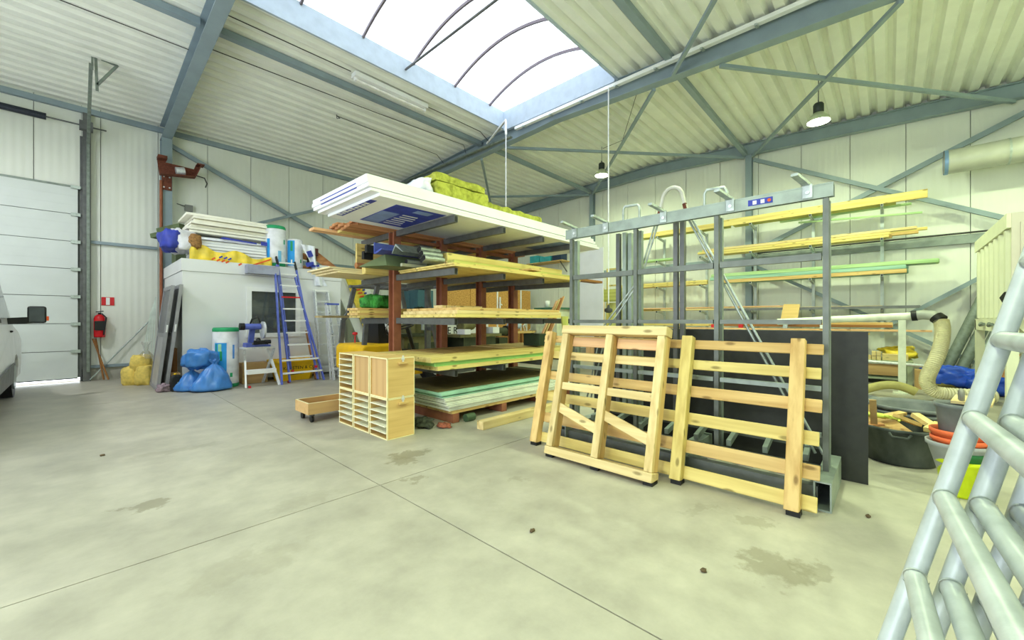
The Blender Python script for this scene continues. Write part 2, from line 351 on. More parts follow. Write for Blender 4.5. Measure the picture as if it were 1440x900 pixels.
MB().box(X1 - .1, X1 - .004, 2.83, 7.5, 2.86, 3.0).build('wall_girt', STEEL, fr)
# copper pipe on the first column
MB().tube([(1.28, Y1 - .35, .1), (1.28, Y1 - .35, 4.5)], .03, 8).build('copper_pipe', mat('copper_brown', (150, 92, 66), .5, .3), fr)

# ---- sectional door
door = shell('door_1')
DOORM = mat('door_panel_grey_white', (206, 212, 210), .5, 0, var=.015, scale=2)
ph = (DZ - .05) / 7
NP = 7
for k in range(NP):
    za = .085 + k * (DZ - .08) / NP; zc = za + (DZ - .08) / NP - .012
    p = MB().box(DX0, DX1 - .06, Y1 - .06, Y1 - .02, za, zc).build('door_panel', DOORM, door)
    for gz in (.33, .66): MB().box(DX0, DX1 - .07, Y1 - .063, Y1 - .059, za + (zc - za) * gz, za + (zc - za) * gz + .012).build('rib', DOORM, p)
    MB().box(DX1 - .16, DX1 - .02, Y1 - .1, Y1 - .06, zc - .035, zc + .03).build('hinge', GALV, door)
MB().box(DX0, DX1, Y1 - .018, Y1 + .02, .088, DZ + .03).build('seam_light_block', mat('door_seam_dark', (92, 96, 94), .7), door)  # added sheet: keeps sky light from leaking through the panel seams
MB().box(DX0, DX1 - .06, Y1 - .055, Y1 - .03, .065, .086).build('bottom_seal', BLACK, door)
MB().box(DX0, DX1, Y1 - .07, Y1 - .005, DZ - .02, DZ + .02).build('door_head', GALVD, door)
MB().box(DX1 - .03, DX1 + .05, Y1 - .02, Y1 - .004, .0, 5.2).box(DX1 + .01, DX1 + .13, Y1 - .12, Y1 - .024, 0, 5.68).build('door_frame', DSTEEL, door)
MB().bar((.13, Y1 - .16, .2), (.13, Y1 - .16, 5.05), .05).bar((.13, Y1 - .16, 5.05), (.14, 10.25, 5.78), .05, .08).build('door_track', GALVD, door)
MB().bar((.18, 10.35, 6.0), (.48, 10.35, 5.97), .04).bar((.2, 10.35, 6.0), (.22, 10.35, 5.4), .04).bar((.48, 10.35, 5.97), (.22, 10.35, 5.5), .04).bar((.16, 10.35, 5.98), (.16, 10.35, 5.75), .03).build('track_hanger', GALVD, door)
MB().tube([(-3.4, 12.3, 5.36), (.4, 12.3, 5.36)], .016, 8).build('spring_shaft', DSTEEL, door)
MB().tube([(-2.6, 12.3, 5.36), (-.45, 12.3, 5.36)], .065, 12).build('torsion_spring', mat('spring_black_blue', (48, 52, 62), .4, .4, var=.1, scale=60), door)
MB().box(.0, .2, 12.24, 12.4, 5.28, 5.45).build('shaft_bearing', DSTEEL, door)
# ================================================================= LAMPS
def lamp(x, y, z, label, group=None, color=LAMP_COLOR):
    t = thing('high_bay_lamp', label, 'lamp', (x, y, z), group)
    MB().lathe([(.0, .30), (.07, .30), (.085, .27), (.085, .13), (.06, .12), (.0, .12)], (x, y, z), 20).build('gear_housing', mat('lamp_housing_dark', (58, 66, 62), .5, .3), t)
    MB().lathe([(.06, .125), (.09, .11), (.17, .02), (.185, -.03), (.19, -.05), (.18, -.05), (.165, .015), (.08, .1), (.05, .11)], (x, y, z), 28).build('reflector', mat('lamp_reflector', (196, 206, 176), .35, .3), t)
    MB().lathe([(.0, -.045), (.178, -.045), (.178, -.052), (.0, -.056)], (x, y, z), 28).build('lens', mat('lamp_lens_lit', (242, 255, 226), .3, emit=14, var=0), t)
    MB().tube([(x, y, z + .30), (x, y, zb(y))], .008, 6).box(x - .03, x + .03, y - .008, y + .008, z + .29, z + .36).build('hanger', DSTEEL, t)
    l = bpy.data.lights.new('lamp_light', 'AREA'); l.shape = 'DISK'; l.size = .34; l.energy = LAMP_POWER; l.color = color
    lo = bpy.data.objects.new('lamp_light', l); lo.location = (0, 0, -.07); lo.parent = t; COL.objects.link(lo)
lamp(9.6, .98, 5.12, 'lit high-bay lamp hanging over the timber racks, larger of the two lit ones')
lamp(10.0, 5.89, 5.4, 'lit high-bay lamp hanging behind the white pull cord, the smaller lit one')
for i, (x, y) in enumerate(((4.4, .95), (-1.0, .95), (9.6, -2.9), (4.4, -2.6))): lamp(x, y, 5.12, 'lit high-bay lamp outside the picture, %s' % ('above the leaning pallets', 'behind the camera on the right', 'above the dust collector', 'above the scaffold frames')[i], 'high-bay lamps outside the picture')
lamp(-2.0, 9.0, 5.12, 'added neutral white fill lamp outside the picture above the van', 'high-bay lamps outside the picture', (.96, .98, 1.0))  # extra unseen lamp, added to brighten the left corner
# fluorescent fitting, off
t = thing('fluorescent_fitting', 'white fluorescent tube fitting mounted under the roof deck beside the skylight', 'ceiling light', (4.43, 7.53, 5.98))
MB().box(3.6, 5.26, 7.44, 7.62, 5.98, 6.07).build('fitting_body', WHITE, t)
MB().tube([(3.66, 7.53, 5.945), (5.2, 7.53, 5.945)], .022, 10).build('tube', mat('unlit_tube', (246, 246, 240), .3), t)
for x in (3.62, 5.2): MB().box(x, x + .04, 7.5, 7.56, 5.92, 5.979).build('tube_holder', WHITE, t)
# cable trays and cables under the roof
ct = MB()
for k in range(2): ct.box(7.16 + k * .08, 7.17 + k * .08, -3.5, 6.6, 5.9, 5.96)
ct.box(7.16, 7.25, -3.5, 6.6, 5.895, 5.9)
t = thing('cable_tray', 'white lit cable tray clipped along the roof beam at the end of the skylight', 'cable tray', (7.2, 1.5, 5.9))
ct.build('tray_channel', WHITE, t)
for k in range(12): MB().bar((7.1, 6.3 - k * .8, 5.85), (7.24, 6.3 - k * .8, 5.88), .04, .03).build('tray_clip', GALV, t)
t = thing('cable_tray', 'grey cable tray along the roof beam between the skylight and the left wall', 'cable tray', (7.2, 9.4, 5.78))
MB().box(7.16, 7.25, 6.75, 12.1, 5.76, 5.8).build('tray_channel', GALVD, t)
CABLE = mat('dark_cable', (60, 60, 58), .6)
def cable(pts, lab, r=.008, m=CABLE): MB().tube(pts, r, 6).build('cable', m, None, lab, 'cable')
cable([(1.5, 8.6, 6.0), (4.5, 8.5, 6.0), (7.05, 8.35, 6.0), (7.12, 8.35, 5.8)], 'thin dark cable clipped under the roof deck between purlin and left wall')
cable([(1.5, 7.55, 6.06), (3.55, 7.53, 6.06)], 'thin dark cable under the roof deck feeding the fluorescent fitting')
cable([(5.3, 7.53, 6.06), (6.9, 7.53, 6.05), (7.1, 7.45, 5.85)], 'thin dark cable from the fluorescent fitting to the roof beam')
cable([(4.0, 9.2, 5.98), (4.02, 9.22, 5.9), (4.1, 9.25, 5.95), (4.05, 9.3, 6.0), (6.9, 9.35, 5.98), (7.14, 9.35, 5.8)], 'thin dark cable ending in a small coil under the roof deck')
cable([(-1.5, 8.9, 6.0), (1.3, 8.9, 6.0)], 'long thin dark cable under the roof deck above the sectional door', .007)
cable([(7.6, 3.6, 6.05), (9.9, 5.2, 6.1), (10.0, 5.85, 6.1)], 'thin dark cable under the roof deck running to the smaller lit lamp', .006)
# pull cords
CORD = mat('white_cord', (232, 234, 240), .6)
t = thing('pull_cord', 'white pull cord hanging from the roof beam with a dark control pendant at its end', 'cord', (7.1, 4.03, 1.45))
MB().tube([(7.1, 4.03, 5.88), (7.1, 4.03, 1.62)], .014, 6).build('cord', CORD, t)
MB().lathe([(0, .16), (.02, .15), (.03, .1), (.075, .08), (.08, .03), (.04, 0), (0, 0)], (7.1, 4.03, 1.44), 12).build('pendant', mat('pendant_dark', (70, 72, 74), .5), t)
MB().tube([(6.75, 6.49, 5.66), (6.75, 6.49, 3.1)], .013, 6).build('pull_cord', CORD, None, 'white pull cord hanging behind the yellow-green insulation slabs', 'cord')
MB().tube([(7.2, 7.6, 5.87), (6.7, 6.45, 5.9), (6.75, 6.49, 5.6)], .03, 6).build('conduit', WHITE, None, 'short bright white conduit bent under the skylight corner', 'conduit')

# ================================================================= LEFT WALL
# fire extinguisher, sign
t = thing('fire_extinguisher', 'red fire extinguisher hanging on the left wall beside the door track', 'extinguisher', (.3, 12.4, .92))
MB().lathe([(0, 0), (.085, .0), (.09, .03), (.09, .4), (.07, .46), (.03, .49), (0, .49)], (.3, 12.4, .93), 18).build('cylinder', mat('extinguisher_red', (196, 24, 32), .35), t)
MB().lathe([(.0, .49), (.025, .49), (.025, .53), (.0, .53)], (.3, 12.4, .93), 10).bar((.24, 12.4, 1.47), (.36, 12.4, 1.49), .03, .02).build('valve', BLACK, t)
MB().tube([(.33, 12.39, 1.44), (.4, 12.33, 1.35), (.37, 12.31, 1.1), (.36, 12.3, .98)], .013, 8).build('hose', BLACK, t)
MB().box(.22, .38, 12.3, 12.312, 1.08, 1.28).build('instruction_label', BLACK, t)
t = thing('extinguisher_sign', 'small red and white fire extinguisher sign on the left wall', 'sign', (.42, 12.53, 1.6))
MB().box(.33, .53, 12.525, 12.535, 1.62, 1.8).build('plate', REDP, t)
MB().box(.4, .46, 12.52, 12.524, 1.63, 1.79).build('pictogram', WHITE, t)
# brooms and thin strips
for i, (a, b) in enumerate((((.2, 12.44, .9), (.43, 12.25, .02)), ((.24, 12.46, .9), (.36, 12.3, .02)))):
    MB().tube([a, b], .016, 8).build('wooden_stick', wood('brown', 'z'), None, ('brown wooden stick leaning steeper below the extinguisher', 'brown wooden stick leaning flatter below the extinguisher')[1 - i], 'stick')
MB().tube([(.16, 12.42, .03), (1.12, 12.47, 1.3)], .015, 8).build('pole', GALV, None, 'thin grey pole leaning diagonally across the left wall panel', 'pole')
for i in range(5):
    MB().bar((.86 + i * .055, 11.75 - .03 * i, .02), (1.1 + i * .02, 12.1, 1.5 + .08 * i), .02, .006).build('plastic_strip', mat('pale_plastic_strip', (206, 220, 208), .3, trans=.3), None, '%s pale plastic strip from the left leaning in the corner by the first column' % ('first', 'second', 'third', 'fourth', 'fifth')[i], 'strip', 'pale plastic strips in the corner')
# heater bracket on the column
t = thing('heater_bracket', 'rusty brown steel bracket with a motor bolted to the first column', 'bracket', (1.6, 12.0, 4.2))
MB().box(1.29, 1.47, 12.19, 12.205, 4.3, 4.68).build('mount_plate', RUST, t)
for sx in (1.33, 1.43):
    for sz in (4.36, 4.6): MB().tube([(sx, 12.18, sz), (sx, 12.19, sz)], .017, 8).build('bolt', ALU, t)
MB().prism([(1.25, 4.60), (1.88, 4.68), (2.0, 4.99), (1.9, 4.99), (1.87, 4.90), (1.36, 4.92), (1.3, 5.0), (1.2, 5.0)], 'y', 12.14, 12.17).bar((1.25, 12.03, 4.60), (1.88, 12.03, 4.68), .2, .02).bar((1.88, 12.03, 4.70), (1.98, 12.03, 4.97), .2, .02).box(1.2, 1.36, 11.9, 12.138, 4.93, 5.0).box(1.9, 2.04, 11.9, 12.138, 4.975, 5.0).build('channel_arm', RUST, t)
MB().tube([(1.52, 12.02, 4.74), (1.68, 12.02, 4.77)], .085, 14).build('motor', ALU, t)
MB().tube([(1.9, 12.0, 4.72), (2.05, 12.0, 4.7), (2.1, 12.0, 4.58), (2.07, 12.0, 4.48)], .014, 6).build('wire', CABLE, t)
t = thing('socket_box', 'small grey socket box on the left wall above the white foam stack', 'socket', (1.8, 12.5, 3.98))
MB().box(1.75, 1.9, 12.45, 12.535, 3.95, 4.1).tube([(1.6, 12.52, 4.1), (1.76, 12.5, 4.06)], .012, 6).build('box', mat('socket_grey', (120, 122, 118), .5), t)

# ================================================================= SITE CABIN
CAB = mat('cabin_white', (226, 228, 230), .45, 0, var=.012, scale=1.5)
CX0, CX1, CY0, CY1, CZ = 1.34, 4.38, 9.84, 12.40, 2.48
t = thing('site_cabin', 'white panel office cabin with a small window, loaded with insulation packs on top', 'cabin', ((CX0 + CX1) / 2, 11.1, 0))
W0, W1, WZ0, WZ1 = 2.46, 3.37, 1.0, 1.93
MB().box(CX0, W0, CY0, CY0 + .06, .06, 2.24).box(W1, CX1, CY0, CY0 + .06, .06, 2.24).box(W0, W1, CY0, CY0 + .06, .06, WZ0).box(W0, W1, CY0, CY0 + .06, WZ1, 2.24).build('front_panel', CAB, t)
MB().box(CX0, CX0 + .06, CY0 + .062, CY1, .06, 2.24).build('side_panel', CAB, t); MB().box(CX1 - .06, CX1, CY0 + .062, CY1, .06, 2.24).build('side_panel', CAB, t)
MB().box(CX0 + .06, CX1 - .06, CY1 - .06, CY1, .06, 2.24).build('rear_panel', CAB, t)
MB().box(CX0 - .015, CX1 + .015, CY0 - .015, CY1 + .01, 2.245, CZ).build('roof_fascia', CAB, t)
MB().box(CX0 + .02, CX1 - .02, CY0 + .02, CY1, 0, .055).build('base_frame', DSTEEL, t)
fr_ = MB()
for a in ((W0 - .07, W1 + .07, WZ1 - .02, WZ1 + .07), (W0 - .07, W1 + .07, WZ0 - .07, WZ0 + .02), (W0 - .07, W0 + .02, WZ0 + .02, WZ1 - .02), (W1 - .02, W1 + .07, WZ0 + .02, WZ1 - .02)):
    fr_.box(a[0], a[1], CY0 - .03, CY0 + .05, a[2], a[3])
wf = fr_.build('window_frame', WHITE, t)
MB().box(W0 + .02, W1 - .02, CY0 + .01, CY0 + .022, WZ0 + .02, WZ1 - .02).build('pane', GLASS, wf)
MB().box(W0 - .2, W1 + .25, CY0 + .75, CY0 + 1.0, 1.6, 1.66).box(W0 - .2, W1 + .25, CY0 + .5, CY0 + 1.0, 1.08, 1.13).build('interior_shelf', WHITE, t)
MB().box(W0 + .3, W0 + .6, CY0 + .6, CY0 + .8, 1.13, 1.4).tube([(W0 + .45, CY0 + .55, 1.35), (W0 + .8, CY0 + .6, 1.42)], .05, 8).box(W0 + .65, W0 + .8, CY0 + .6, CY0 + .75, 1.13, 1.3).build('interior_machine', DSTEEL, t)
# --- things on the cabin roof: two foam stacks (lower in torn yellow film, upper in white wrap)
def sheet_stack(n, x0, x1, y0, y1, z, th, lab, group, m=FOAM, jit=.03, cat='foam board', name='foam_board'):
    for k in range(n):
        a = random.uniform(-jit, jit); b = random.uniform(-jit, jit)
        board(name, lab % ORD[k], cat, x0 + a, x1 + a * .5, y0 + abs(b) * 1.6, y1 + abs(b), z, z + th - .011, m, group); z += th
    return z
zz = sheet_stack(6, 1.52, 2.80, 9.94, 11.0, 2.53, .062, '%s white foam board of the lower film-wrapped stack on the cabin', 'lower foam stack on the cabin')
MB().grid(lambda u, v: (1.55 + 1.22 * u, 9.93 + .9 * v, zz + .09 * math.sin(math.pi * v) ** .3 * (.75 + .25 * math.sin(5 * u)) + .02 * noise.noise((u * 6, v * 5, 1))), 18, 10).box(1.58, 2.76, 9.97, 10.8, zz, zz + .05).build('wrapped_foam_pack', mat('white_wrap_film', (232, 234, 244), .3, spec=.6, bump=.2, bscale=10), None, 'white film wrapped foam pack with blue print between the two foam stacks', 'foam pack')
zz += .11
t = bpy.data.objects['wrapped_foam_pack']
MB().prism([(1.95, zz - .06), (2.6, zz - .09), (2.6, zz - .06), (2.0, zz - .02)], 'y', 9.915, 9.92).box(2.68, 2.8, 9.915, 9.92, zz - .1, zz - .02).build('blue_print', BLUEP, t)
sheet_stack(7, 1.48, 2.86, 9.93, 10.95, zz + .02, .056, '%s white foam board of the upper stack on the cabin, above the white wrap', 'upper foam stack on the cabin', jit=.07, m=mat('cream_foam', (242, 240, 226), .7, var=.02, rnd=.05))
board('foam_board', 'thin white foam board poking out left between the two foam stacks on the cabin', 'foam board', 1.15, 1.46, 10.3, 10.9, 3.03, 3.06, FOAM)
# torn yellow film hanging over the edge
def film(u, v):
    x = 1.45 + 1.42 * u; rag = .10 + .11 * abs(math.sin(u * 9.5)) * (.5 + .5 * math.sin(u * 23)) + (.14 if .28 < u < .42 else 0)
    z = 2.62 - v * (rag + .05) - .1 * max(0, u - .6) * 0
    return (x, 9.90 - .05 * math.sin(v * 2.6) - .02 * math.sin(u * 40), z + .05 * math.sin(u * 14) * (1 - v) + (.14 * (1 - u) if v < .3 else 0))
yf = MB().grid(film, 60, 6).build('yellow_film', YFILM, None, 'torn yellow printed film hanging from the lower foam stack over the cabin edge', 'plastic film')
text('INSULEX', 'lettering', yf, .085, (1.97, 9.835, 2.53), (1, 0, -.15), (0, -.1, 1), ORANGE) if 0 else None
for k, (x, z, m) in enumerate(((1.82, 2.52, ORANGE), (1.9, 2.5, ORANGE), (1.98, 2.49, ORANGE), (2.05, 2.475, ORANGE), (1.94, 2.565, BLUEP), (2.02, 2.555, BLUEP), (2.09, 2.54, BLUEP), (2.27, 2.45, ORANGE))):
    MB().bar((x - .025, 9.815, z - .02), (x + .03, 9.815, z + .02), .004, .03).build('print_mark', m, yf)
MB().prism([(2.5, 2.44), (2.84, 2.6), (2.84, 2.63), (2.5, 2.475)], 'y', 9.812, 9.818).build('print_mark', ORANGE, yf)
# white and blue bag of straw, left of the stacks
def bagfn(cx, cy, cz, rx, ry, rz, seed, amp=.18, pw=.6):
    def f(u, v):
        a = 2 * math.pi * u; b = math.pi * (v - .5); cb = abs(math.cos(b)) ** pw
        k = 1 + amp * noise.noise((math.cos(a) * 1.6 + seed, math.sin(a) * 1.6, b * 1.4)) + amp * .5 * noise.noise((math.cos(a) * 4 + seed, math.sin(a) * 4, b * 4))
        return (cx + rx * cb * math.cos(a) * k, cy + ry * cb * math.sin(a) * k, cz + rz * math.copysign(abs(math.sin(b)) ** pw, b) * k)
    return f
t = MB().grid(bagfn(1.35, 10.2, 2.84, .26, .35, .21, 3, .36), 28, 16).build('plastic_sack', mat('white_sack_film', (226, 226, 234), .35, bump=.2, bscale=12), None, 'white and violet-blue plastic sack left of the foam stacks on the cabin', 'sack')
MB().grid(bagfn(1.21, 10.17, 2.83, .19, .34, .195, 3.4, .3), 22, 12).build('blue_band', BLUEP, t)
MB().grid(bagfn(1.55, 9.9, 2.83, .1, .08, .14, 5, .3), 16, 10).build('straw_wad', mat('straw_brown', (150, 112, 66), .9, var=.15, scale=30, bump=.5), None, 'brown fibre wad stuffed out of the sack on the cabin', 'fibre')
for k, (x, z) in enumerate(((1.2, 3.12), (1.3, 3.25), (1.42, 3.19))):
    MB().bar((x - .12, 11.4, z - .05), (x + .2, 11.0, z + .05), .16, .09).build('green_block', mat('olive_block', (92, 106, 74), .8, var=.1), None, ('lowest', 'topmost', 'rightmost')[k] + ' olive green block behind the foam stacks beside the column', 'block', 'olive blocks on the cabin')
for k in range(2): board('green_block', ('lower', 'upper')[k] + ' flat olive board under the olive blocks beside the column on the cabin', 'block', 1.36, 1.6, 10.75, 11.3, 2.5 + .26 * k, 2.74 + .24 * k, mat('olive_block', (92, 106, 74), .8), 'olive boards on the cabin')
# insulation rolls on the cabin
def roll(name, x, y, z0, r, h, lab, lid=True, blue=True, tilt=None):
    t = thing(name, lab, 'insulation roll', (x, y, z0))
    WR = mat('white_roll_wrap', (232, 234, 240), .4, bump=.1, bscale=9)
    MB().lathe([(0, 0), (r * .9, 0), (r, .03), (r, h - .03), (r * .92, h), (0, h)], (x, y, z0), 28).build('wrap', WR, t)
    if lid: MB().lathe([(r * .5, h + .004), (r * .93, h + .004), (r * 1.015, h - .03), (r * 1.012, h - .075)], (x, y, z0), 28).build('green_film_end', GREENP, t); MB().lathe([(r * .93, .0), (r * 1.015, .02), (r * 1.012, .07)], (x, y, z0), 28).build('green_film_end', GREENP, t)
    def arc(a0, a1, za, zb_, m, nm, k=1.006):
        n = 10; vs = []
        for i in range(n + 1):
            a = R(a0 + (a1 - a0) * i / n)
            for zz_ in (za, zb_): vs.append((x + r * k * math.cos(a), y + r * k * math.sin(a), z0 + zz_))
        MB().add(vs, [(2 * i, 2 * i + 2, 2 * i + 3, 2 * i + 1) for i in range(n)], 0, True).build(nm, m, t)
    return t, arc
t, arc = roll('insulation_roll', 3.0, 10.05, 2.49, .2, .9, 'white insulation roll with green top film standing on the cabin beside the foam stacks')
arc(200, 222, .1, .6, LBLUE, 'blue_label'); arc(268, 288, .06, .34, mat('pale_blue_print', (120, 190, 232), .5), 'roll_print'); arc(305, 318, .5, .6, GREENP, 'leaf_mark')
t, arc = roll('insulation_roll', 3.4, 10.05, 2.49, .17, .66, 'white insulation roll with a wide blue label standing on the cabin behind the ladder', lid=False)
arc(195, 252, .05, .62, LBLUE, 'blue_label'); arc(222, 238, .38, .6, GREENP, 'green_mark', 1.012); arc(225, 236, .1, .18, WHITE, 'white_mark', 1.012); arc(292, 304, .12, .2, GREENP, 'leaf_mark')
t = board('grey_box', 'flat slate grey board lying on the cabin edge below the white roll', 'board', 2.36, 2.95, 9.62, 9.83, 2.27, 2.45, mat('slate_grey_panel', (158, 162, 182), .6))
# junk at the cabin's right end
for i, (p, q, lab) in enumerate((((3.62, 10.2, 2.52), (4.3, 10.2, 2.54), 'flat brown plank lying at the right end of the cabin roof'), ((3.85, 10.35, 3.02), (4.36, 10.1, 2.56), 'brown plank sloping down at the right end of the cabin roof, the upper one'),
                                 ((3.76, 10.25, 2.96), (4.28, 10.0, 2.53), 'brown plank sloping down at the right end of the cabin roof, the lower one'), ((3.55, 10.5, 2.9), (3.9, 10.6, 2.86), 'brown plank behind the blue and white bag on the cabin roof'))):
    MB().bar(p, q, .05, .14).build('plank', wood('red', 'x'), None, lab, 'plank')
board('plank', 'short white board on the flat plank at the right end of the cabin roof', 'board', 3.88, 4.2, 10.02, 10.1, 2.56, 2.62, WHITE)
bevel(Box(3.74, 3.94, 10.05, 10.3, 2.84, 3.02).build('brown_block', mat('dark_brown_foam', (92, 56, 54), .9, bump=.2), None, 'dark brown block on top of the blue and white bag on the cabin', 'block'), .02, 2)
MB().box(3.76, 3.9, 10.08, 10.3, 2.56, 2.83).build('dark_box', BLACK, None, 'small black box under the dark brown block on the cabin', 'box')
BW = mat('white_blue_bag', (236, 240, 250), .3, bump=.25, bscale=9, spec=.6)
def hang(u, v):
    x = 3.60 + .24 * v + .3 * (u - .5) * (1 - .4 * math.sin(3 * v)) + (.1 if v > .5 else 0) * (v - .5)
    return (x, 9.80 - .04 * math.sin(u * 9 + v * 4) - .03 * math.sin(v * 3), 3.03 - .92 * v + .05 * noise.noise((u * 3, v * 3, 2)))
t = MB().grid(hang, 12, 24).build('plastic_bag', BW, None, 'white plastic bag with violet-blue print hanging over the right end of the cabin edge', 'bag')
for a, b_, c_, d_ in ((3.62, 2.58, .17, .10), (3.74, 2.55, .18, .05), (3.62, 2.82, .10, .14)): MB().bar((a - c_ / 2, 9.735, b_ - .02), (a + c_ / 2, 9.735, b_ + .02), .004, d_).build('blue_print', BLUEP, t)

# ================================================================= THINGS IN FRONT OF THE CABIN
# leaning grey frames
GFR = mat('grey_frame', (150, 150, 156), .45, .2); DPAN = mat('dark_grey_panel', (94, 96, 104), .35, .1)
def lean_panel(x, y0, y1, z1, dxl, lab, name='door_leaf'):
    t = thing(name, lab, 'door leaf', (x, (y0 + y1) / 2, 0))
    def P_(y, z): return (x + dxl * z / z1, y, z)
    mb = MB()
    mb.bar(P_(y0, 0), P_(y0, z1), .05, .07, (0, 1, 0)); mb.bar(P_(y1, 0), P_(y1, z1), .05, .07, (0, 1, 0))
    for z in (.04, z1 * .52, z1 - .04): mb.bar(P_(y0, z), P_(y1, z), .05, .07)
    mb.build('frame', GFR, t)
    for za, zb_, m in ((.07, z1 * .5, mat('light_grey_panel', (168, 168, 172), .4, .1)), (z1 * .54, z1 - .08, DPAN)):
        a, b, c_, d_ = P_(y0 + .03, za), P_(y1 - .03, za), P_(y1 - .03, zb_), P_(y0 + .03, zb_)
        mb = MB(); mb.add([Vector(q) + Vector((o, 0, 0)) for o in (-.012, .012) for q in (a, b, c_, d_)], [(0, 1, 2, 3), (7, 6, 5, 4), (0, 4, 5, 1), (1, 5, 6, 2), (2, 6, 7, 3), (3, 7, 4, 0)]); mb.build('infill_panel', m, t)
    MB().bar(P_(y0 - .04, z1 * .55), P_(y0 - .04, z1 * .62), .03, .02).build('handle', WHITE, t)
    return t
lean_panel(.98, 9.82, 10.75, 1.95, .22, 'grey framed door leaf leaning against the end of the cabin, the left one')
lean_panel(1.09, 9.72, 10.6, 1.97, .22, 'grey framed door leaf leaning against the end of the cabin, the right one')
# yellow sacks in clear bag
YS = mat('yellow_woven_sack', (226, 200, 104), .7, var=.06, scale=20, bump=.2)
for i, (x, y, z, rx, rz_, lab) in enumerate(((.74, 11.15, .17, .17, .2, 'yellow sack lying lowest left of the leaning grey frames'), (.9, 10.95, .18, .15, .2, 'yellow sack lying nearest the leaning grey frames'), (.86, 11.1, .42, .17, .17, 'yellow sack on top of the two others in clear plastic'))):
    MB().grid(bagfn(x, y, z, rx, .17, rz_, i * 2.3, .2, .55), 22, 14).build('yellow_sack', YS, None, lab, 'sack', 'yellow sacks by the corner')
MB().lathe([(.14, 0), (.1, .08), (.035, .16), (.05, .26), (.09, .34)], (.93, 11.1, .52), 18).build('clear_bag', mat('clear_polythene', (230, 234, 226), .15, trans=.7, alpha=.5), None, 'clear plastic bag neck above the yellow sacks', 'bag')
# blue bags
def tied_bag(x, y, z0, r, h, seed, lab, ry=None, tilt=(0, 0)):
    n, k = 40, 18; ry = ry or r
    def f(u, v):
        a = 2 * math.pi * u
        prof = [(0, .55), (.02, .98), (.1, 1.02), (.3, .9), (.55, .68), (.75, .4), (.86, .13), (.9, .1), (.95, .17), (1, .26)]
        for (v0, r0), (v1, r1) in zip(prof[:-1], prof[1:]):
            if v <= v1 + 1e-6: rr = r0 + (r1 - r0) * (v - v0) / (v1 - v0); break
        fold = 1 + (.10 * math.sin(a * 9 + seed) * v) + .14 * noise.noise((math.cos(a) * 2 + seed, math.sin(a) * 2, v * 3)) + .05 * noise.noise((math.cos(a) * 6 + seed, math.sin(a) * 6, v * 8))
        return (x + r * rr * fold * math.cos(a) + tilt[0] * v, y + ry * rr * fold * math.sin(a) + tilt[1] * v, z0 + h * v + (.02 * math.sin(a * 5 + seed) if v > .9 else 0))
    return MB().grid(f, n, k).build('rubbish_bag', BAGBLUE, None, lab, 'rubbish bag', 'blue rubbish bags in front of the cabin')
tied_bag(1.66, 9.12, 0, .31, .56, 1.0, 'largest blue rubbish bag, in front with its tied neck up', .22, (.05, 0))
tied_bag(1.42, 9.4, 0, .25, .42, 4.0, 'low blue rubbish bag at the back left of the pile', .2)
MB().grid(bagfn(1.52, 9.3, .58, .25, .17, .17, 8.1, .3, .6), 30, 18).build('rubbish_bag', BAGBLUE, None, 'blue rubbish bag lying on top of the other two', 'rubbish bag', 'blue rubbish bags in front of the cabin')
# jerrycan and rag
t = thing('jerrycan', 'black jerrycan with pale green label and yellow cap beside the blue bags', 'jerrycan', (1.24, 9.55, 0))
bevel(MB().prism([(1.13, 0), (1.34, 0), (1.34, .2), (1.27, .29), (1.18, .3), (1.13, .24)], 'y', 9.48, 9.62).build('can', BLACK, t), .02, 2)
MB().box(1.22, 1.33, 9.474, 9.479, .06, .17).build('can_label', mat('pale_green_label', (176, 206, 160), .6), t)
MB().lathe([(0, 0), (.022, 0), (.022, .03), (0, .03)], (1.2, 9.55, .295), 10).build('cap', YELLOW, t)
MB().grid(bagfn(1.06, 9.62, .06, .12, .1, .07, 9, .5, .7), 22, 12).build('rag', mat('pinkish_rag', (150, 130, 140), .9, var=.2, scale=20), None, 'crumpled pinkish rag on the floor beside the black jerrycan', 'rag')
MB().box(1.17, 1.3, 9.75, 10.05, 0, .3).build('cardboard_box', wood('mdf', 'z'), None, 'brown cardboard box in the gap behind the black jerrycan', 'box')
board('cardboard_box', 'brown cardboard standing between grey frame and cabin end', 'cardboard', 1.2, 1.3, 10.1, 10.4, 0, .75, wood('brown', 'z'))
# tall insulation roll
t, arc = roll('insulation_roll', 1.96, 9.5, 0, .215, 1.15, 'tall white insulation roll with green ends and blue label standing on the floor')
arc(206, 262, .24, .86, LBLUE, 'blue_label'); arc(224, 240, .7, .84, mat('pale_green_logo', (170, 222, 180), .5), 'logo_mark', 1.012); arc(232, 243, .52, .7, GREENP, 'green_stripe', 1.012); arc(212, 217, .52, .84, GREENP, 'green_stripe', 1.012); arc(236, 246, .27, .32, WHITE, 'round_mark', 1.012); arc(236, 246, .33, .38, WHITE, 'round_mark', 1.012)
arc(288, 298, .55, .82, mat('sky_blue_print', (90, 150, 226), .5), 'roll_print'); arc(276, 288, .2, .28, GREENP, 'leaf_mark')
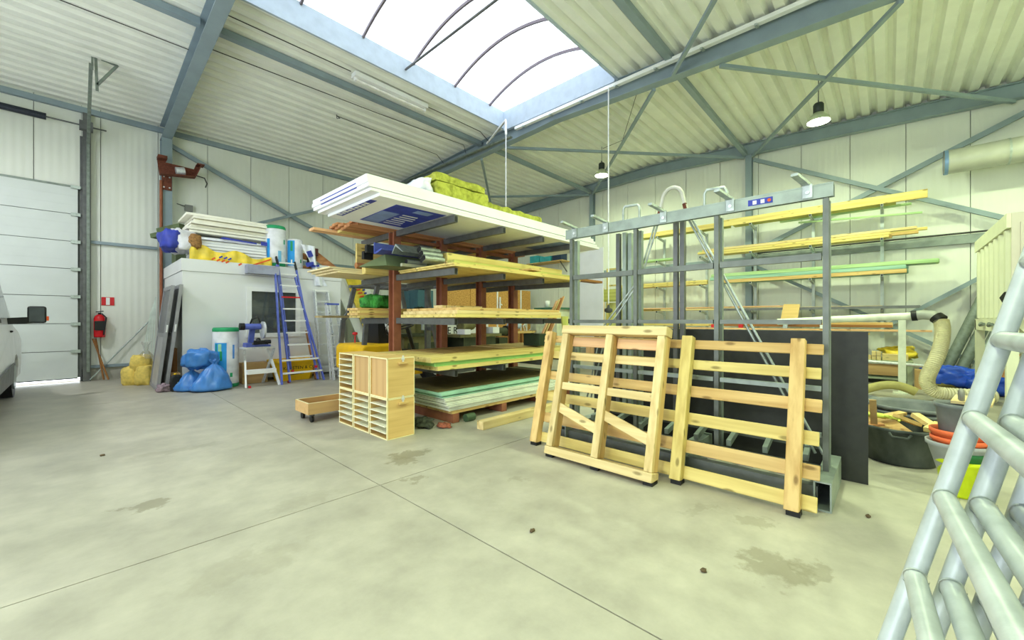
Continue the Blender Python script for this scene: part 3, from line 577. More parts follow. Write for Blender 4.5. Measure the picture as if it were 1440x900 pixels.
# step stool with mitre saw
t = thing('step_stool', 'white folding step stool carrying the blue mitre saw', 'step stool', (2.43, 9.22, 0))
MB().box(2.15, 2.7, 9.05, 9.35, .735, .77).build('top_tread', ALU, t); MB().box(2.2, 2.7, 8.98, 9.12, .25, .33).build('step_tread', WHITE, t)
for xs, sp in ((2.18, 0), (2.66, 0)):
    MB().bar((xs - .02 if xs < 2.4 else xs + .08, 8.93, 0.0), (xs + (.06 if xs < 2.4 else -.02), 9.33, .73), .03, .05).build('leg', WHITE, t)
    MB().bar((xs + (.12 if xs < 2.4 else -.06), 9.5, 0), (xs + (-.01 if xs < 2.4 else .03), 9.08, .73), .03, .05).build('leg', ALU, t)
MB().box(2.2, 2.24, 8.9, 8.95, .0, .04).build('foot_cap', REDP, t)
t = thing('mitre_saw', 'blue mitre saw standing on the white step stool', 'saw', (2.4, 9.2, .772))
MB().box(2.2, 2.62, 9.06, 9.32, .772, .81).box(2.2, 2.3, 9.08, 9.3, .81, .85).build('base', BLUEM, t)
MB().tube([(2.36, 9.25, .8), (2.36, 9.25, .85)], .12, 20).build('turntable', DSTEEL, t)
MB().bar((2.33, 9.3, .85), (2.36, 9.28, 1.16), .07, .09, (1, 0, 0)).build('pivot_arm', BLUEM, t)
MB().tube([(2.2, 9.2, 1.17), (2.48, 9.2, 1.17)], .06, 14).build('motor', BLUEM, t); MB().tube([(2.12, 9.2, 1.17), (2.2, 9.2, 1.17)], .07, 14).build('motor_cap', BLACK, t)
MB().tube([(2.5, 9.18, 1.1), (2.535, 9.18, 1.1)], .17, 28).build('blade_guard', ALU, t)
MB().tube([(2.3, 9.2, 1.22), (2.32, 9.15, 1.32), (2.42, 9.12, 1.34), (2.46, 9.15, 1.25)], .017, 8).build('handle', BLACK, t)
MB().box(2.32, 2.56, 9.0, 9.06, .82, .9).tube([(2.5, 9.0, .87), (2.6, 9.0, .87)], .04, 10).tube([(2.4, 9.0, .86), (2.4, 9.06, .92)], .04, 10).build('clamp', BLACK, t)
MB().box(2.25, 2.7, 9.55, 9.8, 0, .42).build('cardboard_box', wood('mdf', 'x'), None, 'brown cardboard box against the cabin behind the step stool', 'box')
# yellow mortar tub
t = thing('mortar_tub', 'yellow mortar tub with dark lettering standing against the cabin behind the ladder', 'tub', (3.2, 9.55, 0))
mb = MB()
def rr(x0, x1, y0, y1, z, c=.07): return [(x0 + c, y0, z), (x1 - c, y0, z), (x1, y0 + c, z), (x1, y1 - c, z), (x1 - c, y1, z), (x0 + c, y1, z), (x0, y1 - c, z), (x0, y0 + c, z)]
loops = [rr(2.86, 3.54, 9.38, 9.72, .0), rr(2.78, 3.63, 9.3, 9.8, .40), rr(2.74, 3.67, 9.26, 9.82, .405), rr(2.74, 3.67, 9.26, 9.82, .45), rr(2.8, 3.61, 9.32, 9.78, .45), rr(2.88, 3.52, 9.4, 9.7, .03)]
vs = [p for l in loops for p in l]; fs = [(i * 8 + j, i * 8 + (j + 1) % 8, i * 8 + 8 + (j + 1) % 8, i * 8 + 8 + j) for i in range(5) for j in range(8)] + [tuple(range(8))[::-1], tuple(range(40, 48))]
mb.add(vs, fs); mb.build('tub_body', YELLOW, t)
text('K▪▪STEN & CO'.replace('▪▪', 'AR'), 'lettering', t, .095, (3.26, 9.325, .27), (1, 0, 0), (0, -.2, 1), BLACK, .002, 1.0)
MB().bar((3.05, 9.352, .13), (3.36, 9.352, .145), .003, .014).build('small_print', BLACK, t)
# extension ladder leaning on the cabin
t = thing('extension_ladder', 'blue and silver extension ladder with one red rung leaning on the cabin', 'ladder', (3.15, 9.2, 0))
for nm, p, q in (('rail', (2.775, 8.9, 0), (2.885, 9.7, 2.45)), ('rail', (3.625, 8.96, 0), (3.29, 9.7, 2.25)), ('rail', (2.955, 9.0, .02), (2.93, 9.74, 2.5)), ('rail', (3.52, 9.02, .02), (3.33, 9.74, 2.42)), ('rail', (3.03, 9.18, .26), (2.96, 9.78, 2.62))):
    MB().bar(p, q, .028, .06, (0, 1, 0)).build(nm, BLUEM, t)
for x, z in ((3.03, .24), (3.5, .30), (2.96, .03)): MB().box(x - .02, x + .02, 9.1 - .06, 9.1, z - .03, z + .02).build('rubber_foot', REDP, t)
for x, z in ((2.95, 2.6), (3.325, 2.52)): MB().bar((x, 9.72, z - .1), (x - .02, 9.78, z + .08), .03, .06, (0, 1, 0)).build('end_cap', BLACK, t)
for k in range(9):
    z = .52 + k * .255; f = z / 2.5; xa = 2.965 - .03 * f + (.06 * (1 - f)); xb = 3.51 - .19 * f
    MB().bar((xa, 9.03 + .72 * f, z), (xb, 9.03 + .72 * f, z), .03, .03).build('rung', REDP if k == 5 else WHITE, t)
for z, xa, xb in ((.21, 2.79, 3.6), (.47, 2.8, 3.56)): MB().bar((xa, 8.92 + .3 * z, z), (xb, 8.94 + .3 * z, z), .035, .035).build('rung', WHITE, t)
# stepladders folded against the cabin
def stepladder(x, y, w_, h, lean, lab, m=ALU, n=6, top=BLUEM):
    t = thing('stepladder', lab, 'stepladder', (x, y, 0))
    for sx in (-1, 1):
        MB().bar((x + sx * w_ / 2, y, 0), (x + sx * w_ * .36, y + lean, h), .03, .07, (0, 1, 0)).build('front_rail', m, t)
        MB().bar((x + sx * w_ / 2 * 1.02, y + .16, 0), (x + sx * w_ * .34, y + lean + .06, h - .05), .025, .04, (0, 1, 0)).build('back_rail', m, t)
    for k in range(1, n + 1):
        f = k / (n + 1); ww = w_ / 2 - (w_ * .14) * f
        MB().box(x - ww, x + ww, y + lean * f - .05, y + lean * f + .05, h * f - .015, h * f + .015).build('tread', m, t)
    MB().box(x - w_ * .4, x + w_ * .4, y + lean - .06, y + lean + .06, h - .02, h + .02).build('top_tread', top, t)
stepladder(3.87, 9.25, .4, 1.98, .48, 'taller aluminium stepladder with pale top folded against the cabin', n=7, top=WHITE)
stepladder(3.92, 8.75, .34, 1.66, .5, 'shorter aluminium stepladder with blue top in front of the taller one', n=6)
for i in range(3): MB().bar((4.16 + i * .07, 8.75, 0), (4.2 + i * .07, 9.3, .72 - .05 * i), .03, .05).build('folded_trestle', ALU, None, '%s short aluminium bar leaning beside the stepladders' % ('left', 'middle', 'right')[i], 'bar', 'short aluminium bars by the stepladders')
for i, (x, c_) in enumerate(((3.54, 'brown'), (3.6, 'pale'))): MB().bar((x, 9.2, 0), (x + .02, 9.8, 1.05 + .2 * i), .025, .04).build('batten', wood(c_, 'z'), None, ('dark brown', 'pale yellow')[i] + ' batten leaning on the cabin between ladder and stepladders', 'batten')

# ================================================================= VAN
VAN = mat('van_white_paint', (242, 243, 246), .25, 0, var=.01, spec=.6); VGL = mat('van_glass', (46, 56, 62), .08, 0, spec=.7)
t = thing('van', 'white van at the left picture edge standing before the sectional door', 'van', (-1.7, 9.2, 0))
prof = [(6.0, .45), (6.0, 2.35), (6.15, 2.5), (9.2, 2.5), (9.5, 2.4), (10.0, 1.75), (10.55, 1.22), (11.2, 1.1), (11.55, .95), (11.65, .6), (11.6, .32), (11.15, .3)]
for k in range(9): a = math.pi * k / 8; prof.append((10.75 + .4 * math.cos(a), .33 + .4 * math.sin(a)))
prof += [(10.35, .3), (7.6, .3)]
for k in range(9): a = math.pi * k / 8; prof.append((7.2 + .38 * math.cos(a), .33 + .4 * math.sin(a)))
prof += [(6.8, .32)]
def vx(z): return -.72 - max(0, z - 1.0) * .12 - max(0, .5 - z) * .08
n = len(prof); vs = [(vx(z), y, z) for y, z in prof] + [(-2.7 - (-.7 - vx(z)), y, z) for y, z in prof]
bevel(MB().add(vs, [(i, (i + 1) % n, n + (i + 1) % n, n + i) for i in range(n)][::1] + [tuple(range(n))[::-1], tuple(range(n, 2 * n))]).build('body', VAN, t), .03, 2)
def vside(nm, poly, m, off=.006): MB().add([(vx(z) + off + dx, y, z) for dx in (0, .01) for y, z in poly], [tuple(range(len(poly)))[::-1], tuple(range(len(poly), 2 * len(poly)))] + [(i, (i + 1) % len(poly), len(poly) + (i + 1) % len(poly), len(poly) + i) for i in range(len(poly))]).build(nm, m, t)
vside('side_window', [(8.5, 1.33), (8.5, 2.1), (9.35, 2.1), (9.9, 1.6), (10.0, 1.33)], VGL)
vside('sill_cladding', [(7.75, .3), (7.75, .5), (10.2, .62), (10.32, .35), (10.3, .3)], mat('van_grey_cladding', (120, 122, 124), .6))
vside('door_handle', [(8.62, 1.26), (8.62, 1.31), (8.85, 1.31), (8.85, 1.26)], BLACK, .02)
vside('fuel_flap', [(7.75, .62), (7.75, .85), (7.95, .85), (7.95, .62)], BLACK, .006)
MB().lathe([(0, 0), (.02, .01), (.02, .03), (0, .035)], (vx(1.12) + .005, 10.1, 1.1), 8).build('indicator', BLACK, t)
for yw in (10.75, 7.2):
    wv = MB().tube([(-.98, yw, .34), (-.75, yw, .34)], .335, 26).build('wheel', BLACK, t); MB().tube([(-.76, yw, .34), (-.735, yw, .34)], .2, 18).build('hub_cap', GALV, wv)
mm = bevel(MB().box(-.56, -.36, 9.92, 10.02, 1.25, 1.52).build('mirror', BLACK, t), .03, 2)
MB().bar((-.8, 9.97, 1.28), (-.5, 9.97, 1.3), .07, .1).build('mirror_arm', BLACK, mm)
MB().box(-.54, -.38, 9.912, 9.918, 1.27, 1.5).build('mirror_glass', VGL, mm)
MB().box(-.36, -.335, 9.93, 10.0, 1.29, 1.36).build('mirror_indicator', ORANGE, mm)
# ================================================================= CANTILEVER RACK
PX = [3.25, 4.125, 5.01, 5.87]; PY = 5.45
LV = [2.59, 1.93, 1.29, .64]                    # arm heights, top to bottom
t = thing('cantilever_rack', 'brown double-sided cantilever rack with dark grey arms, loaded with boards', 'rack', (4.56, PY, 0))
for xp in PX:
    ibeam(MB(), (xp, PY, .12), (xp, PY, 2.62), .15, .12, .014, .01, up=(0, 1, 0)).build('post', OXIDE, t)
    MB().bar((xp, 4.0, .06), (xp, 6.5, .06), .1, .115).build('base_foot', OXIDE, t)
    for k, z in enumerate(LV):
        a = MB().bar((xp, PY - .08, z), (xp, 4.0, z - .012), .055, .085).build('arm', DSTEEL, t)
        MB().box(xp - .02, xp + .02, 3.996, 3.999, z - .048, z + .022).build('open_end_shade', BLACK, a)  # black patch paints the shade inside the hollow arm
        if k < 3: MB().bar((xp, PY + .08, z), (xp, 6.46, z - .01), .055, .085).build('arm', DSTEEL, t)
for a, b in zip(PX[:-1], PX[1:]):
    MB().bar((a + .06, PY, 2.53), (b - .06, PY, 2.53), .05, .05).build('tie_bar', OXIDE, t)
    MB().bar((a + .06, PY, .3), (b - .06, PY, .3), .05, .05).build('tie_bar', OXIDE, t)
A = [z + .045 for z in LV]
# --- top level: white insulation boards with printed underside
fb = 'white insulation boards on top of the brown rack'
b1 = board('insulation_board', 'lowest white insulation board on the brown rack, blue print on its underside', 'insulation board', 2.2, 6.7, 4.0, 5.32, A[0], A[0] + .036, FOAM, fb)
b2 = board('insulation_board', 'second white insulation board from below on top of the brown rack', 'insulation board', 2.1, 6.62, 4.0, 5.38, A[0] + .038, A[0] + .07, FOAM, fb)
zz = A[0] + .075
for k, (a, b, c_) in enumerate(((2.07, 6.55, 5.45), (2.06, 6.5, 5.47), (2.06, 6.42, 5.44))):
    o = board('insulation_board', ('third white insulation board from below, above the two thin ones on the brown rack', 'fourth white insulation board from below on top of the brown rack', 'topmost white insulation board on the brown rack, under the green slabs')[k], 'insulation board', a, b, 3.99 + .01 * k, c_, zz, zz + .043, FOAM, fb)
    if k < 2: MB().box(a - .004, a - .001, 4.25, 5.2, zz + .03, zz + .04).build('blue_stripe', BLUEP, o)
    zz += .0445
TOPZ = zz
MB().prism([(2.5, 4.16), (3.2, 4.13), (3.21, 5.14), (2.54, 5.13)], 'z', A[0] - .003, A[0] - .0005).build('print_panel', BLUEP, b1)
PALEB = mat('pale_blue_print2', (128, 150, 206), .5)
MB().prism([(2.52, 4.5), (2.75, 4.5), (2.78, 5.1), (2.56, 5.1)], 'z', A[0] - .005, A[0] - .0035).build('print_patch', PALEB, b1)
MB().prism([(2.82, 4.2), (3.05, 4.2), (3.05, 4.33), (2.82, 4.33)], 'z', A[0] - .005, A[0] - .0035).build('print_patch', PALEB, b1)
for k in range(6): MB().box(2.8 + .02 * (k % 2), 3.02 + .03 * (k % 3), 4.5 + .1 * k, 4.53 + .1 * k, A[0] - .005, A[0] - .0035).build('print_mark', FOAM, b1)
MB().prism([(2.2, 4.2), (2.275, 4.19), (2.3, 5.11), (2.22, 5.11)], 'z', A[0] - .003, A[0] - .0005).build('print_strip', BLUEP, b1)
for k in range(9): MB().box(2.21 + .012 * (k % 2), 2.265, 4.33 + .085 * k, 4.385 + .085 * k, A[0] - .005, A[0] - .0035).build('print_mark', FOAM, b1)
for (xa, xb) in ((5.6, 6.2),): MB().box(xa, xb, 4.1, 4.9, A[0] - .003, A[0] - .0005).build('print_panel', PALEB, b1)
# --- mineral wool slabs on the boards
def rough_slab(x0, x1, y0, y1, z0, z1, seed, lab, m, amp=.02):
    n = 14; mb = MB()
    def jit(p, k): return (p[0] + amp * noise.noise((p[0] * 9 + seed, p[1] * 9, p[2] * 9)), p[1] + amp * noise.noise((p[0] * 8, p[1] * 8 + seed, p[2] * 12)), p[2] + (amp * .9 * noise.noise((p[0] * 7 + seed, p[1] * 6, 3)) if p[2] > z0 + .001 else 0))
    def fc(o, a, b, na, nb): mb.grid(lambda u, v: jit((o[0] + a[0] * u + b[0] * v, o[1] + a[1] * u + b[1] * v, o[2] + a[2] * u + b[2] * v), 0), na, nb, 0, False)
    X, Y, Z = (x1 - x0, 0, 0), (0, y1 - y0, 0), (0, 0, z1 - z0)
    fc((x0, y0, z0), X, Z, 30, 7); fc((x0, y0, z1), X, Y, 30, 10); fc((x1, y0, z0), Y, Z, 10, 7); fc((x0, y1, z0), Z, Y and X, 7, 30); fc((x0, y0, z0), Z, Y, 7, 10); fc((x0, y0, z0), Y, X, 10, 30)
    return mb.build('insulation_slab', m, None, lab, 'insulation slab', 'yellow-green insulation slabs on the white boards')
WOOL = mat('mineral_wool_green', (178, 182, 78), .95, var=.1, scale=14, dark=(128, 132, 48), bump=.6, bscale=34)
rough_slab(3.0, 3.86, 4.06, 4.7, TOPZ, TOPZ + .17, 1, 'thick yellow-green insulation slab, the lower of the two piled ones', WOOL)
rough_slab(2.98, 3.8, 4.05, 4.72, TOPZ + .185, TOPZ + .27, 2, 'yellow-green insulation slab piled on the thick one', WOOL)
rough_slab(3.9, 5.1, 4.1, 4.7, TOPZ, TOPZ + .1, 3, 'thin ragged yellow-green insulation slab right of the piled pair', WOOL, .035)
MB().grid(bagfn(2.88, 4.25, TOPZ + .09, .12, .2, .085, 2.2, .4), 20, 12).build('crumpled_film', mat('white_wrap_film', (232, 234, 244), .3), None, 'crumpled white film with a black tie left of the yellow-green slabs', 'plastic film')
MB().grid(bagfn(2.7, 4.9, TOPZ + .07, .1, .14, .065, 6.2, .4), 16, 10).build('crumpled_film', mat('pink_film', (226, 170, 176), .4), None, 'small pink crumpled film behind the white film on the boards', 'plastic film')
# --- top level rear: brown planks
g_ = 'brown planks on the rear top arms'
nn = 0
for r in range(3):
    for c_ in range(4):
        xa = 2.62 + .04 * ((r * 3 + c_ * 5) % 4) + (.0 if r else -.0)
        if r == 0 and c_ == 3: xa = 2.36
        if r == 0 and c_ == 2: xa = 2.7
        kind = 'pink' if (r == 0 and c_ == 3) else ('yellow' if (r == 0 and c_ == 2) else 'red')
        board('plank', ('brown plank, %s row, %s from the post, on the rear top rack arms' % (('bottom', 'middle', 'top')[r], ('first', 'second', 'third', 'fourth')[c_])) if kind == 'red' else ('pale pinkish plank sticking out farthest on the rear top arms of the brown rack' if kind == 'pink' else 'yellow plank at the bottom of the rear top arms of the brown rack'),
              'plank', xa, 6.4 - .1 * c_, 5.6 + .2 * c_, 5.78 + .2 * c_, A[0] + .042 * r, A[0] + .042 * r + .038, wood(kind, 'x'), g_); nn += 1
# --- second level front
YB = wood('yellow', 'x')
s2 = 'yellow sheets on the second level'
board('plywood_sheet', 'lower yellow sheet on the second level of the brown rack', 'sheet', 3.18, 5.98, 3.94, 5.2, A[1], A[1] + .02, YB, s2)
board('plywood_sheet', 'middle yellow sheet on the second level of the brown rack', 'sheet', 3.16, 5.95, 3.95, 5.2, A[1] + .022, A[1] + .042, YB, s2)
board('plywood_sheet', 'upper yellow sheet on the second level, set back from the rack arm end', 'sheet', 3.6, 5.9, 4.02, 5.2, A[1] + .044, A[1] + .066, YB, s2)
GCH = mat('green_sheet_metal', (118, 134, 96), .45, .2, var=.04)
t = thing('folded_metal_sheet', 'olive green folded metal sheet under the steel tubes on the second level', 'metal sheet', (3.4, 5.05, 2.07))
MB().add([(2.62, 5.34, 2.03), (2.8, 4.9, 2.03), (4.3, 4.9, 2.045), (4.3, 5.34, 2.045), (2.92, 5.16, 2.22), (4.3, 5.16, 2.22), (2.62, 5.34, 2.027), (2.8, 4.9, 2.027), (4.3, 4.9, 2.042), (4.3, 5.34, 2.042)], [(0, 3, 5, 4), (1, 4, 5, 2), (0, 4, 1), (6, 7, 8, 9), (2, 5, 3)]).build('sheet', GCH, t)
MB().box(3.0, 3.7, 4.84, 4.89, 2.035, 2.075).build('rolled_edge', mat('pale_edge', (196, 200, 170), .5), t)
t = thing('blue_channel', 'blue metal channel with dark open end above the olive folded sheet', 'metal channel', (3.2, 5.3, 2.2))
MB().prism([(5.28, 2.24), (5.36, 2.24), (5.36, 2.40), (5.34, 2.40), (5.34, 2.26), (5.14, 2.3), (5.14, 2.28)], 'x', 2.86, 4.4).build('channel', BLUEM, t)
for k, (y, z) in enumerate(((5.36, 2.3), (5.45, 2.22))): MB().box(2.76, 2.9, y, y + .07, z - .05, z + .06).build('dark_end_piece', BLACK, t)
t = thing('grey_channel', 'grey galvanised sheet profile beside the steel tubes on the second level', 'metal channel', (3.5, 5.0, 2.2))
MB().prism([(4.82, 2.23), (5.02, 2.36), (5.12, 2.24), (5.1, 2.23), (5.02, 2.33), (4.84, 2.23)], 'x', 3.0, 4.3).build('profile', GALV, t)
tn = 0
for (y, z) in ((4.48, 2.12), (4.58, 2.12), (4.68, 2.115), (4.53, 2.185), (4.63, 2.185), (4.73, 2.18), (4.58, 2.25), (4.68, 2.25), (4.90, 2.11)):
    t = thing('steel_tube', ('short galvanised steel tube, %s of the pile on the second rack level' % ('bottom right', 'bottom middle', 'bottom left', 'middle right', 'middle centre', 'middle left', 'top right', 'top left')[tn]) if tn < 8 else 'galvanised steel tube lying apart left of the tube pile', 'tube', (3.4, y, z - .036), 'galvanised tubes on the second level')
    xa = 3.1 + .05 * (tn % 3) - (.0 if tn < 8 else .1)
    MB().tube([(xa, y, z), (xa + .32, y, z)], .036, 14).build('pipe', GALV, t); MB().tube([(xa - .004, y, z), (xa + .001, y, z)], .0345, 14).build('open_end_shade', BLACK, t); tn += 1  # black disc on the capped tube paints its shaded hollow
MB().tube([(2.8, 5.78, 2.11), (4.4, 5.78, 2.11)], .045, 14).build('cardboard_tube', wood('red', 'x'), None, 'brown cardboard tube sticking out left of the brown post on the second level', 'tube')
for k, (x0, x1, y0, y1, z0, z1, c_, lab) in enumerate(((3.48, 6.3, 4.5, 4.75, 2.05, 2.12, 'pale', 'pale board right of the steel tubes, lowest, on the second level'), (3.46, 6.25, 4.3, 4.44, 2.042, 2.12, 'greenpine', 'olive board right of the steel tubes at the front of the second level'),
        (3.75, 6.2, 4.8, 5.2, 2.05, 2.12, 'pine', 'thick yellow board at the back right of the steel tubes'), (3.5, 6.2, 4.5, 4.72, 2.125, 2.24, 'yellow', 'yellow board on top of the boards right of the steel tubes'), (4.0, 6.4, 5.04, 5.22, 2.13, 2.26, 'pine', 'tall yellow board standing on edge behind the boards of the second level'),
        (5.2, 6.9, 4.05, 4.22, 2.01, 2.05, 'brown', 'brown board sticking out right of the second level near the steel stand'), (4.75, 4.98, 4.02, 4.28, 2.07, 2.1, 'pine', 'small loose yellow block on the second level sheets'))):
    board('plank', lab, 'plank', x0, x1, y0, y1, z0, z1, wood(c_, 'x'))
# --- second level rear
for k in range(3): board('cream_board', '%s cream board on the rear second level arms of the brown rack' % ('lowest', 'middle', 'topmost')[k], 'board', 2.5 - .06 * k, 6.2, 5.7, 6.5, A[1] + .026 * k, A[1] + .026 * k + .023, wood('cream', 'x'), 'cream boards on the rear second level')
MB().box(2.85, 6.0, 5.58, 5.69, A[1], A[1] + .1).build('timber_beam', wood('yellow', 'x'), None, 'square yellow timber beam beside the cream boards behind the first brown post', 'beam')
board('plank', 'yellow board on edge behind the posts on the rear second level', 'plank', 2.9, 6.3, 5.95, 6.0, A[1] + .08, A[1] + .5, wood('yellow', 'x'))
board('plank', 'long pale plank behind the posts above the boards of the second level', 'plank', 3.4, 7.0, 5.7, 5.86, A[1] + .43, A[1] + .47, wood('pink', 'x')) if 0 else None
# --- third level
s3 = 'yellow boards on the third level'
for k, (xa, xb, z0, h) in enumerate(((3.2, 5.42, 0, .042), (3.24, 5.44, .045, .045), (3.3, 5.4, .093, .035))):
    board('board', '%s yellow board on the front third level of the brown rack' % ('lowest', 'middle', 'topmost')[k], 'board', xa, xb, 3.95 + .015 * k, 5.2, A[2] + z0, A[2] + z0 + h, wood(('yellow', 'pale', 'pine')[k], 'x'), s3)
for k, x in enumerate((3.42, 3.5, 3.66)): board('timber_offcut', '%s small pale timber offcut on the third level boards' % ('left', 'middle', 'right long')[k], 'offcut', x, x + (.06 if k < 2 else .5), 4.5, 4.7, A[2] + .13, A[2] + .17, wood('pale', 'x'))
for k in range(4): board('timber_beam', '%s yellow timber of the bundle on the rear third level beside the first post' % ('lowest', 'second', 'third', 'topmost')[k], 'beam', 2.78 - .03 * (k % 2), 5.4, 5.62, 5.95, A[2] + .036 * k, A[2] + .036 * k + .034, wood('pine' if k % 2 else 'yellow', 'x'), 'timber bundle on the rear third level')
board('plank', 'thin grey-edged board end sticking out on the rear third level', 'plank', 2.45, 4.0, 6.1, 6.4, A[2], A[2] + .03, wood('grey', 'x'))
MB().grid(bagfn(3.15, 5.85, A[2] + .245, .22, .16, .1, 4, .5), 24, 14).build('green_rope', mat('green_net', (62, 150, 62), .7, dark=(24, 72, 26), scale=14, bump=.8, bscale=30), None, 'crumpled green net heaped on the yellow timber bundle by the first post', 'net')
MB().grid(bagfn(4.3, 6.3, A[2] + .09, .2, .14, .09, 7, .5), 24, 14).build('dark_net', mat('dark_green_net', (44, 62, 40), .8, scale=20, bump=.8), None, 'dark green crumpled net on the rear third level', 'net')
board('timber_sheet', 'flat board under the dark net on the rear third level', 'board', 3.4, 5.4, 6.05, 6.46, A[2] - .02, A[2] - .002, wood('pine', 'x')) if 0 else None
# --- fourth level
board('board', 'lowest thick yellow board on the fourth level of the brown rack', 'board', 2.95, 5.7, 3.97, 5.25, A[3], A[3] + .05, wood('yellow', 'x'), 'boards on the fourth level')
board('board', 'pale green moisture board in the middle of the fourth level', 'board', 2.92, 5.75, 4.0, 5.25, A[3] + .052, A[3] + .10, mat('green_board', (150, 206, 120), .6, var=.03), 'boards on the fourth level')
board('board', 'upper yellow board on the fourth level of the brown rack', 'board', 2.85, 5.8, 3.97, 5.25, A[3] + .103, A[3] + .165, wood('yellow', 'x'), 'boards on the fourth level')
board('hardboard_sheet', 'thin brown sheet lying on the fourth level boards', 'sheet', 3.3, 5.7, 4.3, 5.2, A[3] + .167, A[3] + .175, mat('brown_hardboard', (150, 126, 76), .6, var=.05))
board('hardboard_sheet', 'thin pale sheet lying on the brown sheet of the fourth level', 'sheet', 4.5, 5.75, 4.35, 5.15, A[3] + .177, A[3] + .184, wood('pale', 'x'))
# --- plasterboard stack
PBW = mat('plasterboard_edge', (236, 240, 226), .7, var=.04, scale=4); PBG = mat('plasterboard_green', (164, 212, 188), .65, var=.04)
z = .165
for k in range(11):
    xo = 3.14 - .012 * k + random.uniform(-.02, .02); yo = 3.975 + random.uniform(-.02, .02)
    board('plasterboard', '%s plasterboard from below in the stack at the foot of the brown rack' % ('lowest', 'second', 'third', 'fourth', 'fifth', 'sixth', 'seventh', 'eighth', 'ninth', 'tenth', 'topmost pale')[k], 'plasterboard', xo, 5.75, yo, 5.2, z, z + .0145, PBG if k in (9, 10) else PBW, 'plasterboard stack at the foot of the rack'); z += .0195
board('plasterboard', 'thick pale green board on top of the plasterboard stack', 'board', 2.99, 5.78, 3.96, 5.2, z, z + .03, PBG); z += .032
board('dark_sheet', 'dark brown sheet lying on the plasterboard stack, bordered by pale green', 'sheet', 3.0, 5.7, 4.04, 5.2, z, z + .006, mat('dark_brown_sheet', (94, 84, 52), .7, var=.08))
board('plywood_sheet', 'yellow sheet directly under the plasterboard stack', 'sheet', 3.18, 5.75, 4.0, 5.2, .12, .163, wood('pine', 'x'))
# floor items at the rack
bevel(MB().box(3.24, 5.0, 3.49, 3.6, 0, .1).build('timber_beam', wood('pale', 'x'), None, 'pale timber beam lying on the floor in front of the plasterboard stack', 'beam'), .005)
MB().tube([(3.36, 3.95, .05), (3.5, 3.95, .05)], .05, 12).build('green_can', mat('dark_green_can', (70, 92, 66), .5), None, 'small dark green can under the front corner of the plasterboard stack', 'can')
MB().grid(bagfn(2.85, 4.15, .05, .13, .14, .05, 3, .6, .8), 22, 12).build('rag_heap', mat('dark_rag', (66, 70, 58), .9, var=.3, scale=20, bump=.5), None, 'small dark rag heap between pigeonhole boxes and plasterboard stack', 'rag')
MB().grid(bagfn(3.02, 3.95, .025, .07, .09, .028, 5, .5, .8), 18, 10).build('work_glove', mat('pinkish_glove', (160, 92, 70), .9, var=.2, scale=20), None, 'small reddish brown glove on the floor beside the rack foot', 'glove')
MB().add([(5.45, 3.98, 1.36), (5.62, 3.98, 1.36), (5.62, 3.98, .72), (5.56, 3.98, .72), (5.45, 3.95, 1.36), (5.62, 3.95, 1.36), (5.62, 3.95, .72), (5.56, 3.95, .72)], [(0, 1, 2, 3), (7, 6, 5, 4), (0, 4, 5, 1), (1, 5, 6, 2), (2, 6, 7, 3), (3, 7, 4, 0)]).build('tapered_board', wood('greenpine', 'z'), None, 'tapered yellow-green board standing at the right end of the third level', 'board')
bevel(MB().box(5.1, 5.28, 4.15, 4.5, A[3] + .19, A[3] + .39).build('green_box', mat('dark_green_box', (38, 54, 36), .6), None, 'dark green box standing on the right end of the fourth level', 'box'), .01)

